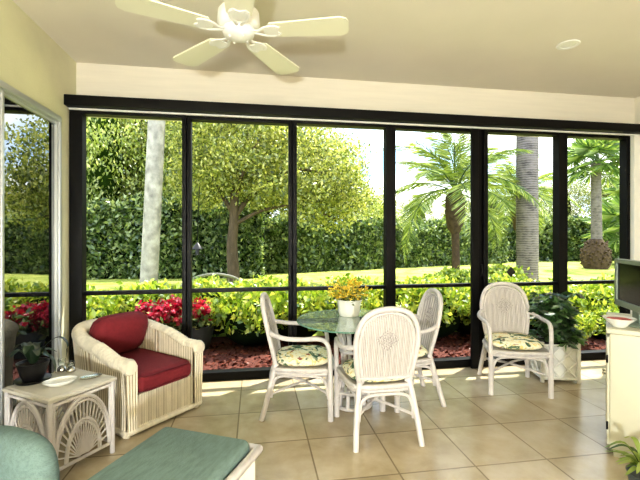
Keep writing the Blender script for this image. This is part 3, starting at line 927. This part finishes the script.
# ================================================================== TV CABINET
near = W(1.88, 2.63); far = W(2.29, 3.20)
ax = (far-near); cw = ax.length; ax.normalize()
side = Vector((ax.y, -ax.x, 0))       # to the right of the front edge (into the cabinet)
cd = .46; CHt = .845
cc = near+ax*cw/2+side*cd/2
rz = math.atan2(side.x*-1, side.y)    # local +Y = depth direction
t = thing('tv_cabinet', 'cream painted cabinet standing at an angle at the right edge under the television', 'cabinet', cc, rz)
hw, hd = cw/2, cd/2
m = MB(); m.rbox(-hw+.015, hw-.015, -hd+.02, hd-.01, .05, CHt-.035, .006); m.rbox(-hw+.03, hw-.03, -hd+.04, hd-.03, 0, .052, .004)
m.build('carcass', CAB, t)
m = MB(); m.rbox(-hw, hw, -hd, hd, CHt-.035, CHt, .008); m.build('top', CAB, t)
for s in (-1, 1):
    m = MB(); x0, x1 = sorted((s*.004, s*(hw-.022)))
    m.rbox(x0, x1, -hd+.004, -hd+.0205, .075, CHt-.06, .004)
    m.rbox(x0+.06, x1-.06, -hd-.001, -hd+.006, .15, CHt-.14, .004)
    d_ = m.build('door', CAB, t)
    k = MB(); k.lathe([(.004, 0), (.005, .012), (.012, .018), (.010, .026), (.001, .028)], 14)
    k.v = [(s*.04+x, -hd+.004-z, .46+y) for x, y, z in k.v]; k.build('knob', CHROME, d_)
    for zz in (.2, .64):
        h_ = MB(); h_.tube([(s*(hw-.018), -hd+.006, zz-.025), (s*(hw-.018), -hd+.006, zz+.025)], .006, 8); h_.build('hinge', BLACK, d_)
# television
c0 = W(2.155, 2.93)
c1 = W(2.035, 2.49)
ta = (c1-c0); tw = ta.length; ta.normalize()
tn = Vector((-ta.y, ta.x, 0)); 
if tn.x > 0: tn = -tn
tc_ = (c0+c1)/2
rz = math.atan2(-(-tn).x, (-tn).y)    # local +Y away from screen
t = thing('television', 'small grey flat screen television standing on the cream cabinet at the right edge', 'television', (tc_.x, tc_.y, CHt+.0005), rz)
z0, z1 = .105, .44
hw = tw/2
m = MB(); bw = .03
m.rbox(-hw, hw, 0, .05, z0, z0+bw+.012, .006); m.rbox(-hw, hw, 0, .05, z1-bw, z1, .006)
m.rbox(-hw, -hw+bw, 0, .05, z0+.01, z1-.01, .006); m.rbox(hw-bw, hw, 0, .05, z0+.01, z1-.01, .006)
m.build('bezel', TVGREY, t)
m = MB(); m.box(-hw+bw-.004, hw-bw+.004, .012, .02, z0+bw+.006, z1-bw+.004); m.build('screen', SCREEN, t, smooth=False)
m = MB(); m.rbox(-hw+.02, hw-.02, .022, .09, z0+.02, z1-.02, .02); m.build('back_shell', TVGREY, t)
m = MB(); m.rbox(-.05, .05, .035, .065, .015, z0+.03, .01); m.lathe([(.11, 0), (.115, .008), (.1, .018), (.04, .022)], 28, (0, .05, 0), 1.0, .72); m.build('stand', TVGREY, t)
# bowl
bp = W(2.03, 2.78)
b = thing('bowl', 'white fluted bowl with pinkish filling on the cabinet in front of the television', 'bowl', W(1.985, 2.655, CHt+.0005))
m = MB(); m.lathe([(.03, 0), (.038, .004), (.058, .03), (.086, .056), (.094, .064), (.086, .060), (.07, .045)], 40, wob=lambda a, z: 1+.03*math.cos(14*a)*min(1, z/.03)); m.build('dish', CERAMIC, b)
m = MB(); m.lathe([(.001, .062), (.04, .06), (.07, .055), (.076, .05)], 24, wob=lambda a, z: 1+.05*math.sin(5*a)); m.build('filling', PINK, b)

# low fern at the foot of the cabinet
def fern(t, n, L0, z, mat, pot_r, w=.02):
    m = MB()
    for k in range(n):
        a = 2*PI*k/n+rng.random()*.5; L_ = L0*(.6+.5*rng.random()); e = .5+.9*rng.random()
        strap(m, [(0.01*math.cos(a), .01*math.sin(a), z), (L_*.5*math.cos(a), L_*.5*math.sin(a), z+L_*.55*e), (L_*math.cos(a), L_*math.sin(a), z+L_*.4*e)], w)
    m.build('leaves', mat, t)
fpnt = W(1.82, 2.22)
t = thing('potted_fern', 'leafy green potted plant on the floor at the bottom right corner', 'houseplant', fpnt)
m = MB(); m.lathe([(.07, 0), (.075, .01), (.095, .12), (.1, .13), (.092, .13), (.085, .11)], 28); m.build('pot', SLATEPOT, t)
fern(t, 34, .19, .12, L_PALM, .08, .014)

# ================================================================== PLANTER BY THE WINDOW
pc = W(2.39, 4.12)
prz = face(.10, .995)
t = thing('planter', 'leafy dark green houseplant in a white lattice planter box by the window', 'planter', pc, prz)
hp_, PH = .17, .385
m = MB()
m.box(-hp_+.015, hp_-.015, -hp_+.015, hp_-.015, .03, PH-.03); m.build('box', WHITEM, t, smooth=False)
for s in (-1, 1):
    for q in (-1, 1):
        l = MB(); l.rbox(s*hp_-.016, s*hp_+.016, q*hp_-.016, q*hp_+.016, 0, PH+.015, .004); l.build('post', WHITEM, t)
for k in range(4):
    M = Matrix.Rotation(k*PI/2, 4, 'Z')
    l = MB()
    def bar(x0, z0, x1, z1, w=.011):
        l.tube([M @ Vector((x0, -hp_-.002, z0)), M @ Vector((x1, -hp_-.002, z1))], w, 4)
    bar(-hp_+.012, .04, hp_-.012, .04, .014); bar(-hp_+.012, PH-.02, hp_-.012, PH-.02, .014)
    a = hp_-.02; zb, zt = .05, PH-.03; zm = (zb+zt)/2
    bar(-a, zb, a, zt); bar(-a, zt, a, zb)
    bar(-a, zm, 0, zb, .009); bar(0, zb, a, zm, .009); bar(a, zm, 0, zt, .009); bar(0, zt, -a, zm, .009)
    l.build('lattice_panel', WHITEM, t, smooth=False)
m = MB(); m.box(-hp_+.02, hp_-.02, -hp_+.02, hp_-.02, PH-.05, PH-.02); m.build('soil', SOIL, t, smooth=False)
m = MB(); lv, dv, sz = [], [], []
for k in range(110):
    a = rng.random()*2*PI; R_ = .05+.19*rng.random(); zt = PH+.02+.46*rng.random()
    tip = np.array([R_*math.cos(a), R_*math.sin(a), zt])
    m.tube([(.06*math.cos(a), .06*math.sin(a), PH-.03), (R_*.55*math.cos(a), R_*.55*math.sin(a), zt*.85+.02), tuple(tip)], .0035, 4, smooth=2)
    for j in range(9):
        b_ = 2*PI*j/9; dd = np.array([math.cos(b_), math.sin(b_), -.35+.2*rng.normal()]); ln = .085+.035*rng.random()
        lv.append(tip+dd/np.linalg.norm(dd)*ln*.55); dv.append(dd); sz.append(ln)
m.build('stems', STEM, t)
link('leaves', leaf_mesh('leaves', np.array(lv), np.array(dv), np.array(sz), L_DARK, .42), t)

# ================================================================== HANGING ORNAMENTS ON THE GLASS
def hang(u, v):
    f_ = 4.02
    cr = (u-320)/400
    # plane just inside the glass
    k = (YW+.036)/(CA-cr*SA); return W(cr*k, k, 1.45-(v-236)/400*k)
p = hang(511, 272)
t = thing('diamond_suncatcher', 'small black diamond-shaped ornament hanging in the window above the lone chair', 'window ornament', p, 0)
m = MB(); s_ = .058
m.add([(0, 0, s_*1.05), (s_, 0, 0), (0, 0, -s_*1.05), (-s_, 0, 0), (0, -.008, 0), (0, .008, 0)], [(4,0,1),(4,1,2),(4,2,3),(4,3,0),(5,1,0),(5,2,1),(5,3,2),(5,0,3)])
m.build('plaque', BLACKPOT, t, smooth=False)
m = MB(); m.tube([(0, 0, s_), (.03, 0, .11), (.07, 0, .165), (.05, .0, .19), (0, 0, .12)], .0022, 5, smooth=4); m.build('wire', BLACK, t)
p = W((197.5-320)/400*9.6, 9.6, 1.45-(249-236)/400*9.6)
t = thing('bird_feeder', 'dark cone-roofed bird feeder hanging from the oak outside the second window', 'bird feeder', p)
m = MB(); m.lathe([(.005, .17), (.05, .12), (.14, .02), (.15, 0), (.05, .01)], 16); m.build('roof', BLACKPOT, t)
m = MB(); m.lathe([(.045, .0), (.05, -.12), (.1, -.13), (.1, -.145), (.03, -.15)], 16); m.build('tray', BLACKPOT, t)
m = MB(); m.tube([(0, 0, .17), (.0, 0, .5), (.03, 0, 1.2), (.05, 0, 1.5)], .008, 5, smooth=2); m.build('hanger', BLACK, t)

# ================================================================== OUTDOORS
GZ = -.10
m = MB(); m.grid(lambda u, v: (-60+140*u, 4.38+90*v, GZ), 20, 20); struct(m.build('lawn', LAWN))
def bedz(x, y): return GZ+.02+.035*math.sin(3.1*x)*math.sin(2.3*y)
m = MB(); m.grid(lambda u, v: (-5+13*u, 4.38+1.75*v+.15*math.sin(7*u), GZ+.015+.05*math.sin(PI*v)+.012*math.sin(31*u+9*v)), 60, 14)
struct(m.build('mulch_bed', MULCH))
# scattered mulch chips make it read as bark: one uncountable object
n = 5200
P = np.stack([-4.5+12*rng.random(n), 4.42+1.3*rng.random(n), np.full(n, GZ+.06)+.02*rng.random(n)], 1)
D = rng.normal(size=(n, 3)); D[:, 2] *= .3
L_MUL = leafmat('mulch_chip', srgb(50, 24, 20), srgb(90, 46, 38), srgb(136, 80, 64), 0.0, .02)
o = link('mulch_chips', leaf_mesh('mulch_chips', P, D, .04+.05*rng.random(n), L_MUL, .4)); tag(o, 'loose red brown bark mulch chips on the bed outside the window', 'mulch', kind='stuff')

# ---- low lime shrubs
def shrub_meshes(seed, mat, rad=.55, hgt=.72, nb=150, per=16, size=(.055, .06), aspect=.55):
    P, D = clumps(nb, per, (0, 0, hgt*.64), (rad, rad*.85, hgt*.38), .06, hollow=.55)
    D[:, 2] += .8
    keep = P[:, 2] > .24
    P, D = P[keep], D[keep]
    core = blob_core((0, 0, hgt*.45), (rad*.72, rad*.66, hgt*.42))  # dark core left bare low down as painted shade under the leaves
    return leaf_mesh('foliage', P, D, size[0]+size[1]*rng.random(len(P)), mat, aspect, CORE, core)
SM = [shrub_meshes(k, L_SHRUB) for k in range(3)]
stm = MB()
for k in range(9):
    a = 2*PI*k/9; stm.tube([(.05*math.cos(a), .05*math.sin(a), 0), (.18*math.cos(a), .18*math.sin(a), .3), (.3*math.cos(a), .3*math.sin(a), .5)], .008, 5, smooth=2)
st0 = None
rowx = [(-2.35, 5.6), (-1.6, 6.2), (-.62, 6.3), (-.05, 5.62), (.6, 5.78), (1.25, 5.6), (1.95, 5.75), (2.6, 5.6), (3.25, 5.72), (3.95, 5.6), (4.7, 5.75), (5.45, 5.6), (6.2, 5.8), (.2, 6.5), (1.6, 6.6), (2.95, 6.5), (4.35, 6.6), (5.7, 6.5), (-1.1, 6.6), (7.0, 6.0), (5.0, 5.05), (4.3, 4.95)]
shl = 'low lime green leafy shrub in the row outside the windows'
for i, (x, y) in enumerate(rowx):
    t = thing('lime_shrub', shl, 'shrub', (x, y, GZ+.02), rng.random()*6, 'lime green shrubs in the row outside the windows')
    sc = .95+.2*rng.random()
    if 19 < i: sc = .62
    t.scale = (sc, sc, sc*(.96+.12*rng.random()))
    link('foliage', SM[i % 3], t)
    if st0 is None: st0 = stm.build('stems', STEM, t).data
    else: link('stems', st0, t)

for i, (r_, f_, sc_, lb) in enumerate(((3.25, 9.6, 1.0, 'rounded lime shrub on the lawn just left of the date palm trunk'), (4.6, 10.2, 1.05, 'rounded lime shrub on the lawn between the date palm and the thick grey trunk'))):
    t = thing('lime_shrub', lb, 'shrub', W(r_, f_, GZ), 1.3*i)
    t.scale = (sc_*1.2, sc_*1.2, sc_)
    link('foliage', SM[i], t); link('stems', st0, t)
# ---- red flowering plant in slate pot, bench
p = W(-1.60, 5.25)
t = thing('red_flowering_plant', 'bright red flowering plant in a slate grey pot outside the left windows', 'flowering plant', (p.x, p.y, GZ+.05))
m = MB(); m.lathe([(.12, 0), (.14, .02), (.19, .22), (.205, .32), (.22, .34), (.20, .34), (.18, .28)], 32); m.build('pot', SLATEPOT, t)
m = MB(); m.lathe([(.001, .295), (.1, .30), (.18, .295)], 20); m.build('soil', SOIL, t)
P, D = clumps(100, 16, (-.30, 0, .52), (.46, .26, .15), .05, hollow=.4); D[:, 2] += .5
link('flowers', leaf_mesh('flowers', P, D, .05+.05*rng.random(len(P)), L_RED, .7), t)
P, D = clumps(60, 14, (-.28, 0, .46), (.44, .26, .15), .06, hollow=.3)
link('leaves', leaf_mesh('leaves', P, D, .07+.04*rng.random(len(P)), L_HEDGE, .5), t)
m = MB()
for k in range(14):
    a = 2*PI*k/14; m.tube([(.07*math.cos(a), .07*math.sin(a), .29), (.15*math.cos(a)-.1, .12*math.sin(a), .40), (.34*math.cos(a)-.28, .2*math.sin(a), .52)], .007, 5, smooth=2)
m.build('stems', STEM, t)

p = W(-2.12, 8.0)
t = thing('garden_bench', 'weathered grey garden bench with arched slatted back on the lawn beyond the shrubs', 'bench', (p.x, p.y, GZ), face(-.25, .97))
m = MB(); bw_ = .62
m.tube([(-bw_, 0, .56), (-bw_*.6, -.02, .72), (0, -.03, .79), (bw_*.6, -.02, .72), (bw_, 0, .56)], .028, 8, smooth=5)
m.tube([(-bw_, 0, .45), (bw_, 0, .45)], .022, 8)
for k in range(13):
    x = -bw_+.05+(2*bw_-.1)*k/12; m.tube([(x, 0, .45), (x, -.02, .57+.21*(1-(x/bw_)**2))], .011, 6)
m.build('back', BENCHM, t)
m = MB()
for k in range(6): m.rbox(-bw_, bw_, .04+.075*k, .10+.075*k, .40, .425, .006)
m.build('seat', BENCHM, t)
for s in (-1, 1):
    m = MB(); m.tube([(s*bw_, 0, .0), (s*bw_, 0, .57)], .026, 8); m.build('leg', BENCHM, t)
    m = MB(); m.tube([(s*bw_, .46, .0), (s*bw_, .46, .40)], .026, 8); m.build('leg', BENCHM, t)
    m = MB(); m.tube([(s*bw_, 0, .53), (s*bw_, .25, .58), (s*bw_, .45, .54), (s*bw_, .46, .40)], .02, 8, smooth=4); m.build('arm', BENCHM, t)

# ---- clipped hedge across the back of the lawn
def hedge(name, label, a, b, h_, th, n, size, mat):
    a = Vector(a); b = Vector(b); d_ = b-a; L_ = d_.length
    t = thing(name, label, 'hedge', (a.x, a.y, GZ), math.atan2(d_.y, d_.x))
    k = rng.random(n)
    x = rng.random(n)*L_; wob = .16*np.sin(x*1.3)+.10*np.sin(x*3.7+1)
    y = -th/2-.12*rng.random(n)+.12*np.sin(x*2.1); z = rng.random(n)*(h_+wob)
    top = k < .35
    y = np.where(top, -th/2+rng.random(n)*th, y); z = np.where(top, h_+wob+.1*rng.normal(size=n), z)
    P = np.stack([x, y+.06*rng.normal(size=n), z], 1); D = rng.normal(size=(n, 3)); D[:, 2] += .2
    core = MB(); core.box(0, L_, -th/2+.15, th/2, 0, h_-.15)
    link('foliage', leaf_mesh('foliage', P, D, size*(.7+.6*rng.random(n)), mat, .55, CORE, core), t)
    return t
hedge('hedge', 'dark green clipped hedge across the back of the lawn at left', W(-17, 14.2), W(-2.2, 15.8), 2.72, 1.6, 24000, .20, L_HEDGE)
hedge('hedge', 'lower dark green hedge behind the oak and date palms in the middle', W(-3.0, 16.9), W(10.5, 24.0), 2.05, 1.6, 24000, .21, L_HEDGE)

hedge('hedge', 'far dark hedge closing the lawn at right behind the cabbage palm', W(9.5, 25.0), W(27, 27.0), 2.5, 1.6, 16000, .26, L_HEDGE)
# ---- oak
base = W(-2.83, 13.0, GZ)
t = thing('oak_tree', 'yellow green oak tree with a single brown trunk on the lawn beyond the second window', 'tree', base)
brs = [([(0, 0, 2.1), (.7, .1, 3.0), (1.9, -.2, 3.7), (3.1, -.3, 3.6)], .10), ([(0, 0, 2.3), (-.6, .2, 3.3), (-1.3, 0, 4.4)], .09), ([(.05, 0, 2.6), (.4, -.6, 3.7), (.9, -1.2, 4.6)], .08), ([(0, 0, 1.9), (1.0, -.2, 2.4), (2.2, -.5, 2.5), (3.3, -.5, 2.1)], .07), ([(0,0,2.9),(.3,.4,4.2),(.6,.6,5.4)], .1)]
trunk_mb([(0, 0, -.05), (.02, 0, .3), (-.03, 0, 1.2), (.03, 0, 2.0), (.05, 0, 2.9)], .22, .13, 12, brs).build('trunk', BARK, t)
Ps, Ds = [], []
for cen, rad, nb in (((.2, 0, 4.6), (2.4, 2.2, 1.9), 260), ((2.2, -.3, 3.8), (2.3, 2.0, 1.7), 240), ((3.3, -.4, 2.75), (1.5, 1.3, .95), 120), ((-.9, .2, 3.4), (1.5, 1.4, 1.1), 100), ((1.4, .2, 3.0), (1.5,1.2,.6), 70), ((-.2,-.2,5.9),(2.6,2.2,1.2),130)):
    P, D = clumps(nb, 40, cen, rad, .2, droop=.5, hollow=.3); Ps.append(P); Ds.append(D)
P = np.concatenate(Ps); D = np.concatenate(Ds)
link('crown', leaf_mesh('crown', P, D, .085+.08*rng.random(len(P)), L_OAK, .5), t)

# ---- broadleaf trees behind the hedge, three kinds
def tree_mesh(mat, core_mat, droop, h_=8.0, r_=2.6, nb=360, per=44, size=.14, lowz=1.5, core=True):
    Ps, Ds = [], []
    for k in range(7):
        cen = (rng.normal()*r_*.35, rng.normal()*r_*.3, lowz+(h_-lowz)*(.18+.64*k/6))
        P, D = clumps(nb//7, per, cen, (r_*.72, r_*.66, (h_-lowz)*.26), .28, droop=droop, hollow=.5); Ps.append(P); Ds.append(D)
    P = np.concatenate(Ps); D = np.concatenate(Ds)
    if droop > 1: P[:, 2] -= .5*rng.random(len(P))
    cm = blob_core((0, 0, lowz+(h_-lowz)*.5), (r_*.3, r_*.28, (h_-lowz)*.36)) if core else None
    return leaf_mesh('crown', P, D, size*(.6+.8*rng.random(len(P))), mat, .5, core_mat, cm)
TM = {'dense': tree_mesh(L_BACK, CORE, .2), 'dense2': tree_mesh(L_BACK, CORE, .4, 8.4), 'weep': tree_mesh(L_BACK2, CORE2, 2.2, 8.5, 2.7, 350, 44, .16, 1.2), 'pale': tree_mesh(L_BACK2, CORE2, .3, 8.0, core=False)}
tk = trunk_mb([(0, 0, 0), (.1, 0, 1.5), (0, .1, 3.5), (.1, 0, 6)], .2, .08)
tkd = None
def tree(kind, name, label, r_, f_, sc, group=None, sz=None):
    global tkd
    p = W(r_, f_, GZ)
    t = thing(name, label, 'tree', p, rng.random()*6, group)
    t.scale = (sc, sc, sz or sc)
    link('crown', TM[kind], t)
    if tkd is None: tkd = tk.build('trunk', BARK, t).data
    else: link('trunk', tkd, t)
    return t
gd = 'dense trees behind the left hedge'
for r_, f_, sc, k in ((-14.6, 18.5, 1.15, 'dense'), (-11.6, 19.5, 1.1, 'dense2'), (-8.6, 19.5, 1.15, 'dense'), (-5.8, 20.5, 1.15, 'dense2'), (-3.0, 21.5, 1.05, 'dense'), (-.2, 22.8, .92, 'dense2'), (-17.5, 21, 1.2, 'dense')):
    tree(k, 'broadleaf_tree', 'tall dark green leafy tree filling the view behind the hedge', r_, f_, sc, gd)
tree('weep', 'weeping_tree', 'pale green drooping tree at far left behind the hedge', -9.0, 16.6, 1.0)
tree('weep', 'weeping_tree', 'pale green drooping tree between the white palm trunk and the oak', -5.4, 17.4, .95)
tree('pale', 'broadleaf_tree', 'pale sunlit leafy tree rising behind the right part of the oak', 1.2, 20.6, .78)
gr = 'shorter trees along the far right horizon'
for r_, f_, sc, k in ((3.9, 25.5, .5, 'dense'), (6.6, 26.5, .52, 'dense2'), (9.2, 27, .5, 'dense'), (11.8, 27.5, .6, 'dense2'), (14.6, 28, .62, 'dense'), (17.6, 29, .7, 'dense2'), (20.8, 29, .75, 'dense'), (24, 30, .8, 'dense2'), (27.5, 30, .85, 'dense')):
    tree(k, 'broadleaf_tree', 'shorter dark leafy tree on the far right horizon beyond the lawn', r_, f_, sc, gr)
tree('pale', 'broadleaf_tree', 'pale green leafy tree left of the date palm near the sky gap', 3.1, 22.5, .52)

# bare pinkish twigs in the far left tree are part of a shrub
# ---- pale palm trunks reaching out of view
p = W(-4.72, 11.0, GZ)
t = thing('palm_tree', 'tall palm with smooth whitish trunk outside the leftmost window', 'palm tree', p)
trunk_mb([(0, 0, -.05), (.02, 0, .4), (.08, 0, 1.6), (.15, 0, 3.2), (.22, 0, 4.8), (.28, 0, 7.0)], .235, .225, 20).build('trunk', PALMW, t)
wp = t
p = W(6.22, 12.0, GZ)
t = thing('palm_tree', 'thick ringed grey palm trunk on the lawn outside the fifth window', 'palm tree', p)
trunk_mb([(0, 0, -.05), (0, 0, .25), (.0, 0, 1.2), (-.01, 0, 3.0), (.0, 0, 5), (.0, 0, 7.5)], .31, .30, 24).build('trunk', PALMGREY, t)
gp = t

# ---- feather fronds
def frond_mesh(L_, nl, lw, ll, droop, mat, fold=.5):
    P, D, S = [], [], []
    rach = MB(); pts = []
    for k in range(13):
        s = k/12; pts.append((L_*s*(1-.12*s*s), 0, L_*(.55*s-droop*s*s)))
    rach.tube(pts, lambda q: .018*(1-.8*q), 5)
    cp = [Vector(q) for q in pts]
    for k in range(nl):
        s = .12+.88*(k+.5)/nl; i = min(11, int(s*12)); e = s*12-i
        q = cp[i]*(1-e)+cp[i+1]*e
        T = (cp[i+1]-cp[i]).normalized()
        l = ll*(math.sin(PI*(.12+.82*s))**.7)
        for sg in (-1, 1):
            d_ = Vector((0, sg, 0))*.82+T*.55+Vector((0, 0, -.28+.12*rng.normal()))
            d_.normalize(); c_ = q+d_*l*.5
            P.append(c_); D.append(d_); S.append(l)
    me = leaf_mesh('frond', np.array(P), np.array(D), np.array(S), mat, lw, STEM, rach)
    return me
FR = [frond_mesh(1.95, 74, .055, .50, .72, L_PALM), frond_mesh(2.1, 74, .055, .52, .95, L_PALM), frond_mesh(1.8, 70, .055, .48, .45, L_PALM)]
def crown_of(t, z, n, meshes, tilt, sc=1.0, name='frond'):
    for k in range(n):
        o = link(name, meshes[k % len(meshes)], t)
        o.location = (0, 0, z+.15*(k % 3)/3)
        a = k*2.399963; el = tilt[0]+(tilt[1]-tilt[0])*k/(n-1)
        o.rotation_euler = (0, -math.radians(el), a); o.scale = (sc,)*3
def date_palm(r_, f_, label, zc, sc, n=26):
    t = thing('date_palm', label, 'palm tree', W(r_, f_, GZ), rng.random())
    trunk_mb([(0, 0, -.05), (.03, 0, .8), (.0, 0, zc-.9), (0, 0, zc-.7)], .12, .11, 10).build('trunk', BOOT, t)
    m = MB(); m.lathe([(.1, zc-1.25), (.22, zc-1.05), (.29, zc-.6), (.27, zc-.15), (.16, zc+.1), (.02, zc+.2)], 18, wob=lambda a, z: 1+.06*math.sin(9*a+z*20)); m.build('boot', BOOT, t)
    crown_of(t, zc, n, FR, (-35, 68), sc)
    return t
date_palm(4.05, 12.0, 'date palm with arching feather fronds above a fat brown boot, left of thick grey trunk', 2.85, 1.3)
date_palm(7.1, 14.2, 'second date palm mostly hidden behind the thick grey palm trunk', 2.9, 1.0)
FRR = [frond_mesh(3.0, 60, .085, .7, .7, L_PALM)]
crown_of(wp, 7.0, 14, FRR, (-10, 65)); crown_of(gp, 7.5, 14, FRR, (-10, 65))
for t_, x_ in ((wp, .28), (gp, 0)):
    for c_ in t_.children:
        if c_.name.startswith('frond'): c_.location.x += x_

# ---- fan palms at right
def fan_leaf(R_, nseg, mat):
    P, D, S = [], [], []
    st = MB(); st.tube([(0, 0, 0), (R_*.5, 0, R_*.12), (R_*.8, 0, R_*.08)], .014, 5, smooth=3)
    for k in range(nseg):
        a = math.radians(-125+250*k/(nseg-1))
        d_ = Vector((math.cos(a), math.sin(a), -.18-.25*abs(math.sin(a)))).normalized()
        l = R_*.75; P.append(Vector((R_*.8, 0, R_*.08))+d_*l*.5); D.append(d_); S.append(l)
    return leaf_mesh('fan_leaf', np.array(P), np.array(D), np.array(S), mat, .13, STEM, st)
FL_ = [fan_leaf(1.25, 22, L_FAN)]
def fan_palm(r_, f_, label, zc, n, sc, trunk=True, tilt=(-40, 70)):
    t = thing('fan_palm', label, 'palm tree', W(r_, f_, GZ), rng.random())
    if trunk:
        trunk_mb([(0, 0, -.05), (.05, 0, 1.5), (0, 0, zc)], .27, .2, 14).build('trunk', PALMGREY, t)
        m = MB(); m.lathe([(.48, -.02), (.56, .2), (.58, .6), (.5, .95), (.36, 1.25), (.27, 1.4)], 20, wob=lambda a, z: 1+.09*math.sin(7*a+z*9)+.05*math.sin(13*a-z*14)); 
        for k in range(90):
            a = k*2.399963; z = .08+1.1*k/90; q = .5 if z < .8 else .36
            m.tube([(q*.8*math.cos(a), q*.8*math.sin(a), z), ((q+.12)*math.cos(a), (q+.12)*math.sin(a), z+.16)], .05, 5)
        m.build('boot', BOOT, t)
    else:
        trunk_mb([(0, 0, -.05), (0, 0, zc)], .15, .12, 10).build('trunk', BOOT, t)
    crown_of(t, zc, n, FL_, tilt, sc, 'fan_leaf')
fan_palm(13.1, 19.0, 'cabbage palm with grey trunk and a bulky brown base at the right of the lawn', 5.0, 38, .9)
fan_palm(16.2, 21.0, 'low bushy fan palm right of the cabbage palm', 1.7, 26, 1.25, False)
fan_palm(18.6, 23.0, 'taller fan palm behind the cabbage palm at right', 3.6, 26, 1.2, False)

# ================================================================== LIGHT
w = bpy.data.worlds.new('sky'); bpy.context.scene.world = w; w.use_nodes = True
nt = w.node_tree; N = nt.nodes; L = nt.links
bg = N['Background']
tc = N.new('ShaderNodeTexCoord'); n = N.new('ShaderNodeTexNoise'); n.inputs['Scale'].default_value = 3.2; n.inputs['Detail'].default_value = 8
mp = N.new('ShaderNodeMapping'); mp.inputs['Scale'].default_value = (1, 1, 2.2)
L.new(tc.outputs['Generated'], mp.inputs['Vector']); L.new(mp.outputs[0], n.inputs['Vector'])
r = N.new('ShaderNodeValToRGB'); e = r.color_ramp.elements
e[0].position = .40; e[0].color = (.40, .62, 1.0, 1); e[1].position = .55; e[1].color = (1.0, 1.0, 1.0, 1)
L.new(n.outputs['Fac'], r.inputs['Fac']); L.new(r.outputs['Color'], bg.inputs['Color'])
bg.inputs['Strength'].default_value = 3.0

sun = bpy.data.lights.new('sun', 'SUN'); sun.energy = 10; sun.angle = math.radians(.8); sun.color = (1, .95, .84)
so = bpy.data.objects.new('sun', sun); C.objects.link(so)
sd = Vector((.50, .36, 1.15)).normalized()      # towards the sun
so.rotation_euler = (-sd).to_track_quat('-Z', 'Y').to_euler()

def lamp(name, loc, power, size, col):
    l = bpy.data.lights.new(name, 'POINT'); l.energy = power; l.shadow_soft_size = size; l.color = col
    o = bpy.data.objects.new(name, l); C.objects.link(o); o.location = loc
    return o
lamp('unseen_fill', (-.45, -2.3, .95), 600, .07, (.90, .96, 1))  # unseen flash behind the camera, inferred from the blade shadows on the ceiling
lamp('unseen_fill', (2.6, -.9, 1.7), 40, .5, (.95, .97, 1))  # weak fill added from the right, not a lamp of the room

# ================================================================== CAMERA
cam = bpy.data.cameras.new('camera'); cam.sensor_width = 36; cam.lens = 36*400/640; cam.shift_y = -4/640
cam.clip_start = .05; cam.clip_end = 300
co = bpy.data.objects.new('camera', cam); C.objects.link(co)
co.location = (0, 0, 1.45); co.rotation_euler = (PI/2, 0, -YAW)
sc = bpy.context.scene
sc.camera = co
sc.view_settings.view_transform = 'Standard'
sc.view_settings.look = 'Medium High Contrast'
sc.cycles.transparent_max_bounces = 16
sc.cycles.max_bounces = 8
